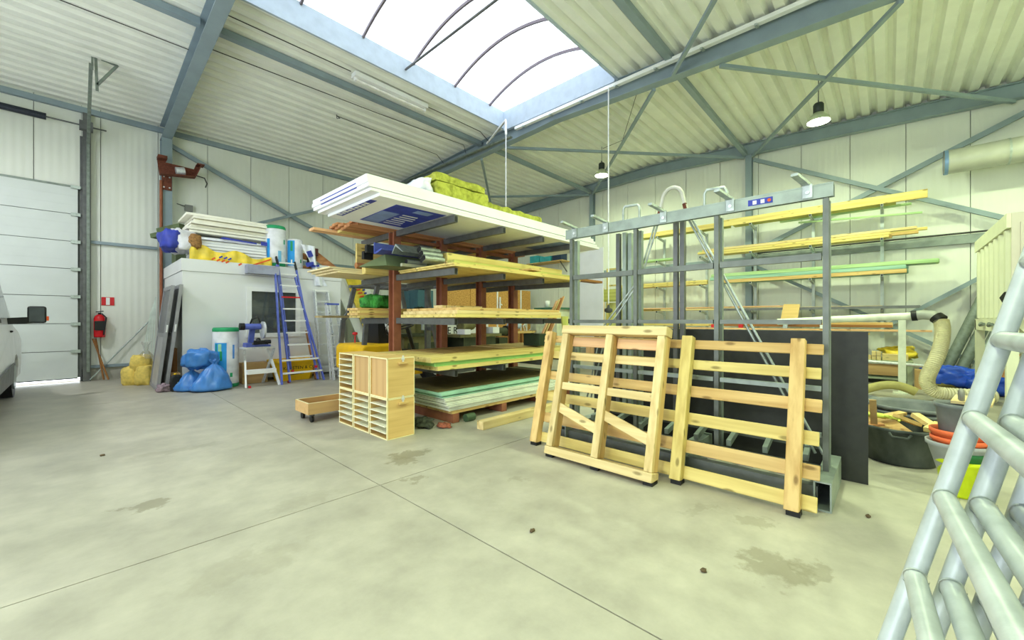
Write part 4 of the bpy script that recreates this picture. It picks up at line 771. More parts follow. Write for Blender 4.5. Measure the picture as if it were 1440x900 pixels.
# ================================================================= PIGEONHOLE BOXES AND CART
PLYX = wood('ply', 'x'); PLYY = wood('ply', 'y'); PLYZ = wood('ply', 'z'); EDGE = mat('pale_edge_band', (236, 226, 176), .5, var=.03); SHELFW = mat('white_shelf', (238, 238, 214), .5, var=.02)
def pbox(y0, z0, opened, lab, handle):
    x0, x1, w_, h = 2.262, 2.60, .375, .442; y1 = y0 + w_; t = thing('pigeonhole_box', lab, 'box', ((x0 + x1) / 2, y0 + w_ / 2, z0), 'pigeonhole boxes'); th = .014
    z1 = z0 + h
    MB().box(x0, x1, y0, y0 + th, z0, z1).build('side_panel', PLYX, t); MB().box(x0, x1, y1 - th, y1, z0, z1).build('side_panel', PLYX, t)
    MB().box(x0, x1, y0 + th, y1 - th, z1 - th, z1).build('top_panel', PLYX, t); MB().box(x0, x1, y0 + th, y1 - th, z0, z0 + th).build('bottom_panel', PLYX, t)
    MB().box(x0 - .004, x0 - .0005, y0, y0 + th, z0, z1).box(x0 - .004, x0 - .0005, y1 - th, y1, z0, z1).box(x0 - .004, x0 - .0005, y0 + th, y1 - th, z1 - th, z1).box(x0 - .004, x0 - .0005, y0 + th, y1 - th, z0, z0 + th).build('edge_band', EDGE, t)
    MB().box(x0, x1, y0 - .003, y0 - .0005, z1 - .012, z1).box(x0, x1, y0 - .003, y0 - .0005, z0, z0 + .008).box(x0 + .001, x0 + .008, y0 - .003, y0 - .0005, z0, z1).box(x1 - .008, x1, y0 - .003, y0 - .0005, z0, z1).build('edge_band', EDGE, t)
    if opened:
        MB().box(x1 - .01, x1 - .001, y0 + th, y1 - th, z0 + th, z1 - th).build('rear_panel', SHELFW, t)
        for k in range(1, 6):
            zc = z0 + h * k / 6.05; MB().box(x0 - .022 + .008 * (k % 2), x1 - .012, y0 + th + .001, y1 - th - .001, zc - .004, zc + .004).build('shelf', SHELFW, t)
    else:
        MB().box(x0 + .012, x0 + .024, y0 + th, y1 - th, z0 + th, z1 - th).build('rear_panel', wood('mdf', 'z'), t)
        MB().box(x0 - .002, x0 + .011, y0 + th, y0 + .075, z0 + th, z1 - th).build('recess_strip', EDGE, t) if 0 else None
    if handle:
        bevel(MB().box(x0 + .13, x1 - .09, y0 - .03, y0 - .001, z1 - .075, z1 - .05).build('handle', PLYX, t), .004)
        MB().box(x0 + .18, x0 + .20, y0 - .008, y0 - .001, z1 - .05, z1 + .02).box(x0 + .17, x0 + .21, y0 - .006, y0 - .001, z1 - .03, z1 - .005).build('latch', ALU, t)
for r in range(2):
    for c_ in range(3):
        y0 = 3.945 + c_ * .398
        pbox(y0, r * .444 + .001, (r == 0) or c_ == 2, '%s pigeonhole box in the %s row, %s' % (('nearest', 'middle', 'farthest')[c_], ('lower', 'upper')[r], 'open side with white shelves facing the door' if (r == 0 or c_ == 2) else 'closed back facing the door'), c_ == 0)
t = thing('wooden_cart', 'low brown wooden box cart on black castors beside the pigeonhole boxes', 'cart', (2.35, 5.55, 0))
WB = wood('red', 'x'); cx0, cx1, cy0, cy1 = 1.95, 2.8, 5.3, 5.74
for a in ((cx0, cx1, cy0, cy0 + .02), (cx0, cx1, cy1 - .02, cy1), (cx0, cx0 + .02, cy0 + .021, cy1 - .021), (cx1 - .02, cx1, cy0 + .021, cy1 - .021)):
    s_ = MB().box(a[0], a[1], a[2], a[3], .11, .25).build('side_board', wood('mdf', 'x'), t); MB().box(a[0], a[1], a[2], a[3], .2505, .254).build('edge_band', EDGE, s_)
MB().box(cx0 + .021, cx1 - .021, cy0 + .021, cy1 - .021, .11, .125).build('bottom_board', WB, t)
for x in (cx0 + .07, cx1 - .07):
    for y in (cy0 + .07, cy1 - .07):
        c2 = MB().tube([(x - .015, y, .042), (x + .015, y, .042)], .042, 14).build('castor_wheel', BLACK, t); MB().box(x - .025, x + .025, y - .02, y + .02, .075, .109).build('castor_fork', DSTEEL, c2)

# ================================================================= FORKLIFT BEHIND THE RACK
FY = mat('forklift_yellow', (238, 190, 26), .4, var=.03)
t = thing('forklift', 'yellow forklift with dark grey overhead guard standing behind the brown rack', 'forklift', (4.6, 7.5, 0))
bevel(MB().prism([(3.5, .35), (3.5, .78), (3.56, .84), (4.3, .84), (4.35, .6), (5.4, .6), (5.4, .2), (4.1, .2), (3.8, .3)], 'y', 6.98, 8.1).build('body', FY, t), .04, 2)
for x, r in ((3.95, .24), (5.1, .32)):
    for y in (7.0, 8.08): wv = MB().tube([(x, y - .1, r), (x, y + .1, r)], r, 24).build('wheel', BLACK, t); MB().tube([(x, y - .115, r), (x, y - .1, r)], r * .5, 16).build('hub_cap', WHITE, wv)
for y in (7.06, 8.02):
    MB().bar((3.58, y, .84), (3.62, y, 1.3), .08, .06, (0, 1, 0)).bar((3.62, y, 1.3), (3.72, y, 1.42), .08, .06, (0, 1, 0)).bar((3.72, y, 1.42), (3.85, y, 1.95), .08, .06, (0, 1, 0)).build('guard_pillar', DSTEEL, t)
    MB().bar((5.25, y, .6), (4.95, y, 1.95), .07, .06, (0, 1, 0)).build('guard_pillar', DSTEEL, t)
    MB().box(3.75, 5.1, y - .04, y + .04, 1.955, 2.01).build('guard_rail', DSTEEL, t)
for k in range(7): x = 3.8 + k * .2; MB().box(x, x + .05, 7.1, 7.98, 1.965, 2.0).build('guard_slat', DSTEEL, t)
MB().prism([(4.0, .84), (4.5, .84), (4.5, .98), (4.18, 1.0), (4.08, 1.42), (3.98, 1.42)], 'y', 7.3, 7.8).build('seat', BLACK, t)
MB().bar((4.95, 7.5, .6), (4.75, 7.5, 1.15), .05).tube([(4.74 + .15 * math.cos(a * .6), 7.5 + .17 * math.sin(a * .6), 1.16 + .05 * math.cos(a * .6)) for a in range(12)], .014, 6).build('steering_wheel', BLACK, t)
MB().bar((5.5, 7.3, .1), (5.5, 7.3, 2.1), .08, .12).bar((5.5, 7.8, .1), (5.5, 7.8, 2.1), .08, .12).bar((5.5, 7.3, 2.05), (5.5, 7.8, 2.05), .08, .08).bar((5.5, 7.3, 1.1), (5.5, 7.8, 1.1), .06, .08).build('mast', DSTEEL, t)
for y in (7.35, 7.75): MB().box(5.56, 6.5, y - .05, y + .05, .08, .12).build('fork', DSTEEL, t)
MB().tube([(3.64, 7.55, .86), (3.64, 7.55, 1.0)], .012, 6).lathe([(0, .0), (.05, .02), (.045, .06), (0, .07)], (3.64, 7.55, 1.0), 12).build('warning_lamp', REDP, t)

# ================================================================= BEHIND THE RACK
# leaning white panels and yellow printed board at the left wall
for k, (x, xb, w_, h, lab) in enumerate(((5.0, 5.75, .36, 2.6, 'white panel leaning askew right of the cabin, the leftmost'), (5.62, 6.3, .5, 2.45, 'white panel leaning askew behind the forklift guard, the rightmost'))):
    MB().add([(x, 11.9, h), (x + w_, 11.9, h), (xb + w_, 11.0, 0), (xb, 11.0, 0), (x, 11.96, h), (x + w_, 11.96, h), (xb + w_, 11.06, 0), (xb, 11.06, 0)], [(0, 1, 2, 3)[::-1], (4, 5, 6, 7), (0, 4, 5, 1)[::-1], (1, 5, 6, 2)[::-1], (2, 6, 7, 3)[::-1], (3, 7, 4, 0)[::-1]]).build('white_board', FOAM, None, lab, 'panel')
t = MB().add([(5.4, 11.78, 2.55), (5.85, 11.78, 2.55), (6.35, 10.9, .0), (5.92, 10.9, 0), (5.4, 11.83, 2.55), (5.85, 11.83, 2.55), (6.35, 10.95, 0), (5.92, 10.95, 0)], [(3, 2, 1, 0), (4, 5, 6, 7), (1, 5, 4, 0), (2, 6, 5, 1), (3, 7, 6, 2), (0, 4, 7, 3)]).build('yellow_board', YFILM, None, 'yellow printed insulation board leaning among the white panels right of the cabin', 'insulation board')
for k in range(5): MB().bar((5.66 + .03 * k, 11.63 - .045 * k, 2.2 - .1 * k), (5.78 + .03 * k, 11.63 - .045 * k, 2.22 - .1 * k), .006, .05).build('print_mark', ORANGE, t)
for k in range(3): MB().bar((5.84 + .03 * k, 11.63 - .045 * k, 2.2 - .1 * k), (5.92 + .03 * k, 11.63 - .045 * k, 2.22 - .1 * k), .006, .05).build('print_mark', BLUEP, t)
for k in range(2): MB().bar((5.98 + .03 * k, 11.22 - .045 * k, 1.1 - .1 * k), (6.08 + .03 * k, 11.22 - .045 * k, 1.12 - .1 * k), .006, .05).build('print_mark', ORANGE, t)
# blue-grey wardrobe and teal cabinet
LOCK = mat('locker_pale_blue', (188, 200, 208), .45, .1)
def cabinet(name, x0, x1, y0, y1, h, m, lab, doors=2, md=None):
    t = thing(name, lab, 'cabinet', ((x0 + x1) / 2, (y0 + y1) / 2, 0))
    MB().box(x0 + .015, x1, y0 + .015, y1, 0, h).build('body', m, t)
    for k in range(doors):
        ya, yb = y0 + .02 + (y1 - y0 - .04) * k / doors, y0 + .02 + (y1 - y0 - .04) * (k + 1) / doors
        d_ = MB().box(x0, x0 + .014, ya + .006, yb - .006, .08, h - .08).build('door', md or m, t); MB().box(x0 - .02, x0 - .001, yb - .06, yb - .04, h * .5, h * .56).build('handle', DSTEEL, d_)
    return t
TEAL = mat('teal_paint', (58, 96, 106), .45, .1, var=.04)
cabinet('steel_cabinet', 6.08, 6.58, 9.06, 9.82, 2.1, TEAL, 'dark teal steel cabinet behind the brown rack')
for k in range(3): MB().lathe([(0, 0), (.06, 0), (.06, .14), (0, .16)], (6.2 + .12 * k, 9.3, 2.102), 10).build('spray_can', BLACK, None, ('first', 'second', 'third')[k] + ' small dark can standing on top of the teal steel cabinet', 'can', 'cans on the teal cabinet')
cabinet('locker', 6.6, 7.2, 11.75, 12.45, 2.1, LOCK, 'pale blue-grey locker between leaning panels and teal cabinet', 3)
# OSB partition
OSB = mat('osb_board', (206, 160, 90), .75, dark=(160, 108, 48), scale=26, var=.1, bump=.15)
os_ = shell('trim_2')
for k, (xa, xb) in enumerate(((7.5, 8.72), (8.73, 9.95), (9.96, 11.18), (11.19, 11.75))): MB().box(xa + .004, xb - .004, 10.0, 10.02, 0, 2.4).build('osb_panel', OSB, os_)
for x in (9.955, 11.185): MB().box(x - .03, x + .03, 9.975, 9.998, 0, 2.4).build('cover_strip', WHITE, os_)
MB().box(7.5, 11.75, 10.022, 10.1, 0, 2.38).build('stud_frame', wood('pine', 'x'), os_)
t = thing('company_sign', 'long white sign with black lettering on the chipboard partition behind the machines', 'sign', (8.7, 9.98, 1.0))
MB().box(7.55, 9.5, 9.965, 9.99, .83, 1.22).build('sign_board', WHITE, t)
text('E R', 'lettering', t, .3, (7.95, 9.955, .97), (1, 0, 0), (0, 0, 1), BLACK); text('RS', 'lettering', t, .3, (9.2, 9.955, 1.02), (1, 0, 0), (0, 0, 1), BLACK)
# machines
OL = mat('machine_olive', (122, 118, 78), .5, .1, var=.08, scale=8); OLD = mat('machine_dark_olive', (66, 72, 54), .5, .1, var=.08)
t = thing('milling_machine', 'olive workshop milling machine with control boxes behind the first brown post', 'machine', (6.2, 8.3, 0))
MB().box(5.2, 6.3, 8.0, 8.6, 0, .9).build('base_cabinet', OL, t); MB().box(5.1, 6.4, 7.95, 8.62, .9, .97).build('table', OLD, t)
MB().box(5.75, 6.0, 8.35, 8.6, .97, 1.55).build('column', OL, t); MB().box(5.55, 6.1, 8.1, 8.6, 1.35, 1.62).build('head', TEAL, t)
for x in (5.3, 5.45, 6.15): MB().box(x, x + .12, 8.1, 8.3, .98, 1.2).build('control_box', OL, t)
MB().tube([(5.8, 8.1, 1.35), (5.8, 8.1, 1.05)], .05, 10).build('spindle', GALV, t)
for k in range(5): MB().tube([(5.7 + .14 * k, 8.2, 1.5), (5.72 + .14 * k, 8.1, 1.25)], .02, 6).build('lever', DSTEEL, t)
for x in (5.3, 5.8): MB().box(x, x + .3, 7.992, 7.999, .35, .75).build('service_door', OLD, t)
for c_ in t.children: c_.location.y += .32
t = thing('air_hose_reel', 'black and white hose bundle hanging behind the first brown post', 'hose', (4.95, 8.55, .7))
for k in range(5): MB().tube([(4.9 + .12 * math.cos(a * .5) + .02 * k, 8.5, .95 + .06 * k + .2 * math.sin(a * .5)) for a in range(13)], .022, 6).build('hose_loop', BLACK if k % 2 else WHITE, t)
MB().box(4.93, 4.98, 8.52, 8.56, .0, 1.3).build('stand', DSTEEL, t)
t = thing('planing_machine', 'dark green planing machine with slanted hood between the second and third brown posts', 'machine', (7.3, 8.3, 0))
MB().box(6.75, 7.9, 8.0, 8.7, 0, .85).build('base_cabinet', OLD, t); MB().box(6.6, 8.1, 7.95, 8.75, .85, .92).build('table', OL, t)
MB().bar((6.9, 8.3, 1.0), (7.9, 8.3, 1.5), .25, .18).build('slanted_hood', mat('machine_dark_green', (48, 66, 62), .4), t)
MB().tube([(6.8, 8.2, 1.15), (7.2, 8.2, 1.2)], .16, 14).build('motor', OL, t); MB().lathe([(0, .02), (.2, 0), (.22, -.05), (.1, -.08)], (7.0, 8.3, 1.42), 16).build('motor_cap', RUST, t)
MB().box(7.9, 8.15, 8.1, 8.4, .93, 1.1).build('white_guard', WHITE, t); MB().box(6.7, 6.9, 7.9, 8.2, .93, 1.06).build('paper_bag', FOAM, t)
t = thing('bench_grinder', 'dark bench tool with pale grey hood on the workbench at the chipboard partition', 'machine', (8.3, 8.5, 0))
MB().box(8.15, 8.5, 8.3, 8.7, 0, .78).build('stand', OLD, t); MB().tube([(8.1, 8.5, .95), (8.6, 8.5, .95)], .13, 14).build('motor', OLD, t); MB().tube([(8.6, 8.5, .97), (8.68, 8.5, .97)], .16, 18).build('wheel_guard', BLACK, t)
MB().grid(bagfn(9.0, 8.5, 1.12, .3, .16, .11, 1, .05, .8), 20, 10).build('grey_hood', mat('pale_blue_hood', (170, 190, 214), .4), t); MB().bar((8.9, 8.5, .0), (8.9, 8.5, 1.05), .06).build('hood_post', DSTEEL, t)
for c_ in t.children: c_.location.x += .2
t = thing('workbench', 'wooden workbench with clutter below in front of the chipboard partition', 'bench', (10.1, 9.2, 0))
MB().box(8.9, 11.4, 8.95, 9.6, .86, .92).build('bench_top', wood('pine', 'x'), t)
for x in (9.0, 10.15, 11.3):
    for y in (9.02, 9.52): MB().bar((x, y, 0), (x, y, .858), .08).build('leg', wood('brown', 'z'), t)
MB().box(9.0, 11.3, 9.0, 9.55, .3, .33).build('lower_shelf', wood('pine', 'x'), t)
for k, (x, c_, h) in enumerate(((9.2, WHITE, .24), (9.36, BLUEP, .2), (9.55, RUST, .26), (9.8, GALV, .2), (10.05, TUBG, .22), (10.3, WHITE, .18), (10.5, ORANGE, .17), (10.8, FOAM, .2), (11.05, RUST, .16))):
    MB().lathe([(0, 0), (.07, 0), (.075, .02), (.07, h), (.03, h + .03), (0, h + .03)], (x, 9.2, .331), 12).build('canister', c_, None, '%s canister on the lower shelf of the workbench, counted from the left' % ('first', 'second', 'third', 'fourth', 'fifth', 'sixth', 'seventh', 'eighth', 'ninth')[k], 'canister', 'canisters under the workbench')
for k, x in enumerate((9.3, 9.6, 9.75)): MB().box(x, x + .1, 9.1, 9.2, .922, .99).build('tool_box', (BLACK, WHITE, FOAM)[k], None, ('black', 'white', 'pale')[k] + ' small tool box on the left of the wooden workbench', 'box')
t = thing('clamp_rack', 'white metal clamp with curved handle standing on the workbench behind the fourth brown post', 'clamp', (10.55, 9.2, .922))
for k in range(5): MB().tube([(10.5 + .05 * (k % 3), 9.2, .94 + .1 * k), (10.4 + .1 * (k % 2), 9.18, 1.1 + .09 * k), (10.6 + .05 * k, 9.2, 1.2 + .06 * k)], .025, 6).build('clamp_bar', ALU, t)
MB().tube([(10.7 + .2 * math.sin(a * .3), 9.2, 1.2 + .26 * math.cos(a * .3)) for a in range(11)], .014, 6).build('curved_handle', ALU, t)
MB().tube([(10.6, 9.2, .922), (10.6, 9.2, 1.3)], .03, 8).build('column', ALU, t)
t = thing('hanging_lamp', 'white metal rod fixture fixed on the chipboard partition above the workbench', 'fixture', (9.9, 9.95, 1.6))
MB().tube([(10.03, 9.93, 1.35), (10.03, 9.93, 2.1)], .03, 6).tube([(9.98, 9.92, 1.9), (10.12, 9.92, 1.82)], .02, 6).box(9.99, 10.07, 9.93, 9.97, 1.55, 1.7).build('rod', WHITE, t)
# white cupboard and slanted planks at the corner
t = thing('white_cupboard', 'cream white cupboard with green top edge in the far corner', 'cupboard', (11.2, 8.45, 0))
CC = mat('cream_cupboard', (226, 232, 208), .5)
MB().box(10.75, 11.6, 8.0, 8.9, 0, 1.66).build('body', CC, t); MB().box(10.7, 11.65, 7.95, 8.95, 1.662, 1.72).build('top_edge', mat('green_top', (70, 120, 100), .5), t)
MB().box(10.735, 10.748, 8.1, 8.48, .1, 1.6).build('door', CC, t); MB().box(10.735, 10.748, 8.5, 8.85, .1, 1.6).build('door', mat('pale_door', (214, 226, 200), .5), t)
MB().lathe([(0, 0), (.09, 0), (.09, .24), (0, .24)], (11.0, 8.6, 1.722), 12).build('paper_roll', WHITE, None, 'white paper roll standing on the cream cupboard', 'roll')
for k in range(4): MB().bar((9.3 + .16 * k, 7.9, .1), (10.2 + .12 * k, 7.6, 1.9 + .05 * k), .09, .03).build('plank', wood(('pink', 'pale', 'red', 'pink')[k], 'z'), None, ('first', 'second', 'third', 'fourth')[k] + ' slanted plank from the left leaning beside the cream cupboard', 'plank', 'slanted planks by the cream cupboard')
MB().bar((10.6, 9.3, 2.15), (11.3, 9.3, 1.85), .03, .04).build('batten', wood('pale', 'x'), None, 'slanted pale batten hanging under the boards in the far corner', 'batten') if 0 else None
MB().box(11.0, 11.2, 6.5, 7.05, 0, 2.3).build('upright_board', wood('pink', 'z'), None, 'upright pinkish timber panel behind the steel stand at its left post', 'panel')
MB().lathe([(0, 0), (.2, 0), (.22, .4), (.16, .55), (0, .58)], (8.5, 5.9, .0), 16).build('brown_sack', mat('brown_sack', (160, 130, 92), .9, var=.1, bump=.3), None, 'brown sack standing right of the brown rack behind the leaning pallet', 'sack')
# ================================================================= STEEL SHEET STAND
SX = 3.68
t = thing('sheet_stand', 'tall galvanised steel stand for storing sheets upright, behind the leaning pallet', 'stand', (3.85, 1.45, 0))
STY = [2.56, 1.81, 1.075, .337]
SGREY = mat('stand_grey_green', (150, 162, 154), .45, .35, var=.05, scale=10); SDARK = mat('stand_dark', (108, 114, 108), .45, .3, var=.06, scale=10)
MB().box(SX, SX + .012, .29, 2.62, 2.19, 2.28).box(SX, SX + .09, .29, 2.62, 2.281, 2.292).box(SX + .08, SX + .09, .29, 2.62, 2.2, 2.28).build('top_beam', SGREY, t)
for y in STY:
    MB().box(SX + .013, SX + .055, y - .02, y + .016, .2, 2.185).build('post', SDARK, t)
    MB().box(SX + .115, SX + .16, y - .02, y + .02, .2, 2.185).build('rear_post', SGREY, t)
    MB().tube([(SX + .036, y, 2.12), (SX + .036, y, 2.2)], .012, 8).build('bolt', GALV, t)
for z, h, m in ((1.765, .05, SDARK), (1.285, .035, SDARK), (.795, .035, SGREY), (.455, .03, SGREY)):
    for a, b in zip(STY[:-1], STY[1:]): MB().box(SX + .015, SX + .055, b + .024, a - .029, z - h / 2, z + h / 2).build('cross_rail', m, t)
for x, z in ((SX - .02, .185), (SX + .42, .30)):
    MB().box(x, x + .012, .36, 2.55, z - .05, z + .05).box(x + .013, x + .05, .36, 2.55, z + .04, z + .05).box(x + .013, x + .05, .36, 2.55, z - .05, z - .04).build('base_beam', SDARK, t)
MB().box(SX - .2, SX - .19, .36, 2.55, .06, .15).box(SX - .189, SX - .13, .36, 2.55, .14, .15).build('base_beam', SDARK, t)
for y in (.33, 1.3, 2.5):
    f = MB()
    for (ya, yb, za, zb2) in ((y - .05, y + .05, 0, .012), (y - .05, y + .05, .19, .202), (y - .05, y - .04, .013, .189), (y + .04, y + .05, .013, .189)): f.box(SX - .24, SX + .5, ya, yb, za, zb2)
    f.build('foot_channel', SGREY, t)
for k in range(8):
    y = .46 + k * .265; MB().bar((SX + .06, y, .26), (SX + .40, y + .02, .30), .035, .05).build('divider_bar', SGREY, t)
    MB().bar((SX - .12, y + .1, .17), (SX - .04, y + .1, .17), .11, .03).build('roller_pad', mat('pinkish_roller', (150, 134, 136), .5), t)
    MB().tube([(SX - .16, y + .1, 0.0), (SX - .16, y + .1, .07)], .014, 6).build('foot_pin', BLACK, t)
for k, y in enumerate((2.5, 2.12, 1.52, .96, .44)):
    MB().bar((SX + .03, y, 2.30), (SX - .24, y + .012 * k, 2.325), .035 + .01 * (k > 2), .02).box(SX - .012, SX - .001, y - .03, y + .03, 2.2, 2.3).build('top_divider', GALV, t)
    MB().tube([(SX - .02, y, 2.24), (SX - .012, y, 2.24)], .014, 8).build('bolt', ALU, t)
lab = MB().box(SX - .003, SX - .0005, .66, .83, 2.215, 2.262).build('sticker', BLUEP, t)
for k in range(2): MB().box(SX - .005, SX - .0035, .715 + .055 * k, .742 + .055 * k, 2.222, 2.252).build('sticker_mark', WHITE, lab)
MB().tube([(SX - .005, .684, 2.238), (SX - .0035, .684, 2.238)], .013, 12).build('sticker_mark', ORANGE, lab)
stand = t
# tall dark extruded profiles standing in the stand
pn = 0
for x, y, h in ((4.0, 2.16, 2.24), (4.03, 2.10, 2.25), (4.06, 2.05, 2.24), (3.98, 1.53, 2.33), (4.02, 1.48, 2.33)):
    MB().box(x, x + .05, y - .02, y + .02, .36, h).build('steel_profile', DSTEEL if pn in (0, 3, 4) else SGREY, None, ('leftmost of three tall metal profiles standing in the steel stand', 'middle of three tall metal profiles standing in the steel stand', 'rightmost of three tall metal profiles standing in the steel stand', 'left one of two dark metal profiles in the middle of the steel stand', 'right one of two dark metal profiles in the middle of the steel stand')[pn], 'profile', 'metal profiles in the steel stand'); pn += 1
def hoop(pts, lab, r=.013, m=GALV): MB().tube(pts, r, 8).build('hoop_handle', m, stand)
hoop([(3.73, 1.95, 2.28), (3.73, 1.95, 2.40), (3.73, 1.935, 2.435), (3.73, 1.80, 2.43), (3.73, 1.778, 2.40), (3.73, 1.778, 2.28)], 'square bent grey tube standing up behind the left half of the stand top')
hoop([(3.73, 1.178, 2.28), (3.73, 1.178, 2.40), (3.73, 1.16, 2.432), (3.73, 1.02, 2.425), (3.73, 1.002, 2.39), (3.73, 1.002, 2.28)], 'square bent grey tube standing up behind the right half of the stand top')
arcp = [(3.76, 1.47 + .095 * math.cos(math.pi * k / 10), 2.42 + .11 * math.sin(math.pi * k / 10)) for k in range(11)]
t = MB().tube([(3.76, 1.61, 2.26)] + arcp + [(3.76, 1.335, 2.26)], .018, 8).build('bent_hose', mat('grey_hose', (200, 200, 190), .5), None, 'pale grey arched hose piece with rusty ends above the stand top', 'hose')
for p, q in (((3.76, 1.362, 2.36), (3.76, 1.335, 2.25)), ((3.76, 1.578, 2.36), (3.76, 1.61, 2.25))): MB().tube([p, q], .02, 8).build('rusty_end', RUST, t)
for k, pts in enumerate((((3.9, 1.67, 2.33), (3.9, 1.88, 1.7), (3.9, 2.3, 1.2), (3.9, 2.5, .36)), ((3.88, 1.64, 2.3), (3.88, 1.84, 1.7), (3.88, 2.22, 1.2), (3.88, 2.44, .36)))):
    MB().tube(pts, .009, 6).build('bent_rod', GALV, None, ('outer', 'inner')[k] + ' of two thin bent rods slanting left in the steel stand', 'rod', 'thin rods in the steel stand')
for k in range(2): MB().tube([(3.9, 1.40 - .03 * k, 2.3), (3.92, .42 - .05 * k, .26)], .011, 6).build('straight_rod', GALV, None, ('upper', 'lower')[1 - k] + ' of two thin straight rods slanting down right in the steel stand', 'rod', 'thin rods in the steel stand')
board('black_plywood_sheet', 'large black coated plywood sheet standing upright behind the steel stand', 'sheet', 4.24, 4.262, .119, 2.6, 0, 1.207, mat('black_film_face', (54, 56, 52), .45, 0, var=.05, scale=14, spec=.35))
MB().box(4.3, 4.42, 2.65, 3.0, 0, .5).build('black_box', BLACK, None, 'black box standing on the floor left of the black plywood sheet', 'box') if 0 else None

# ================================================================= PALLETS LEANING ON THE STAND
TH = math.atan(.28 / 1.11); sT, cT = math.sin(TH), math.cos(TH)
def leanpt(x0, y, s, n): return (x0 + s * sT + n * cT, y, .0 + s * cT - n * sT)
def lean_bar(nm, par, x0, ya, yb, s0, s1, n0, n1, m, zoff=.03, tiltz=0.):
    vs = []
    for n_ in (n0, n1):
        for (y, s) in ((ya, s0), (yb, s0 + tiltz), (yb, s1 + tiltz), (ya, s1)):
            p = leanpt(x0, y, s, n_); vs.append((p[0], p[1], p[2] + zoff))
    o = MB().add(vs, [(0, 1, 2, 3), (7, 6, 5, 4), (0, 4, 5, 1), (1, 5, 6, 2), (2, 6, 7, 3), (3, 7, 4, 0)]).build(nm, m, par)
    return bevel(o, .004)
t = thing('long_pallet', 'long pine pallet of six slats on three posts leaning against the steel stand', 'pallet', (3.4, 1.55, 0))
PX0 = 3.215
for k, y in enumerate((2.71, 1.245, .475)): lean_bar('post', t, PX0, y - .043, y + .043, .0, 1.17 if k else 1.18, 0, .085, wood('pine' if k != 1 else 'yellow', 'z'), .035)
for k, (s0, s1) in enumerate(((.0, .1), (.205, .305), (.43, .525), (.655, .745), (.885, .965), (1.06, 1.135))):
    lean_bar('slat', t, PX0, .345 - .01 * (k % 2), 2.80 + .015 * (k % 3), s0, s1, .087, .108, wood('pine' if k % 2 else 'yellow', 'y'), .05)
for y in (2.71, 1.245, .475): MB().box(3.22, 3.3, y - .05, y + .03, 0, .03).build('foot_block', BLACK, t)
t = thing('short_pallet', 'squarish pale pine pallet frame with three uprights leaning in front of the long pallet', 'pallet', (3.15, 1.87, 0))
FX = 3.02; PZ = wood('pale', 'z'); PYW = wood('pale', 'y')
for y in (2.36, 1.87, 1.385): 
    lean_bar('upright', t, FX, y - .034, y + .034, .075, 1.17, .0, .045, PZ, .035); lean_bar('upright', t, FX, y - .03, y + .03, .075, 1.17, .047, .13, wood('pine', 'z'), .035)
lean_bar('top_board', t, FX, 1.345, 2.405, 1.172, 1.25, -.003, .13, PYW, .035)
lean_bar('bottom_board', t, FX, 1.345, 2.405, .0, .073, -.003, .13, PYW, .035)
for a, b in ((1.906, 2.324), (1.421, 1.834)):
    lean_bar('middle_board', t, FX, a, b, .62, .69, .02, .06, PYW, .035)
    lean_bar('upper_slat', t, FX, a, b, .92, .995, .1, .122, PYW, .035)
    lean_bar('back_slat', t, FX, a, b, 1.06, 1.15, .1, .122, wood('pink', 'y'), .035)
    lean_bar('crooked_board', t, FX, a, b, .27, .36, .03, .055, PYW, .035, tiltz=.13)
for y in (2.36, 1.87, 1.385): MB().box(FX + .02, FX + .12, y - .04, y + .04, 0, .03).build('foot_block', BLACK, t)

# ================================================================= TIMBER RACK ON THE RIGHT WALL
t = thing('timber_rack', 'pale grey cantilever arms on uprights fixed to the right wall, carrying timber', 'rack', (12.1, 2.4, 0))
UPR = mat('rack_pale_grey', (184, 194, 196), .5, .1)
GLV = [3.74, 3.02, 2.25, 1.54]
for y in (.11, 1.34, 2.57, 3.78, 5.0):
    MB().box(12.14, 12.2, y - .03, y + .03, .9, 3.75).build('upright', UPR, t)
    for z in GLV:
        a = MB().bar((12.14, y, z - .06), (11.6, y, z), .045, .05).build('arm', UPR, t); MB().box(11.596, 11.5985, y - .017, y + .017, z - .02, z + .02).build('open_end_shade', BLACK, a)  # black patch as painted shade of the hollow arm tip
def timber(y0, y1, x0, x1, z0, z1, kind, lab, grp): bevel(board('timber', lab, 'timber', x0, x1, y0, y1, z0, z1, wood(kind, 'y'), grp), .003)
gA, gB, gC, gD, gE = ('timber on the %s level of the right wall rack' % s for s in ('top', 'second', 'third', 'fourth', 'lowest'))
Z = [z + .03 for z in GLV]
timber(-.57, 3.2, 11.63, 11.68, Z[0], Z[0] + .17, 'yellow', 'wide yellow board on edge at the front of the top level, right half', gA)
timber(3.22, 6.0, 11.63, 11.68, Z[0], Z[0] + .13, 'yellow', 'yellow board on edge at the front of the top level, left half', gA)
timber(-.11, 3.0, 11.72, 11.95, Z[0], Z[0] + .1, 'greenpine', 'thick green-tinged beam behind the wide front board of the top level', gA)
timber(3.1, 5.6, 11.75, 11.95, Z[0], Z[0] + .09, 'greenpine', 'green-tinged beam behind the left front board of the top level', gA)
timber(-.35, 2.0, 12.0, 12.04, Z[0] - .03, Z[0] + .02, 'green', 'thin green batten farthest back on the top level', gA)
MB().bar((11.75, -.5, 3.5), (11.9, 1.6, 3.66), .03, .04).build('timber', wood('green', 'y'), None, 'thin green batten sagging out under the top level of the wall rack', 'timber', gA)
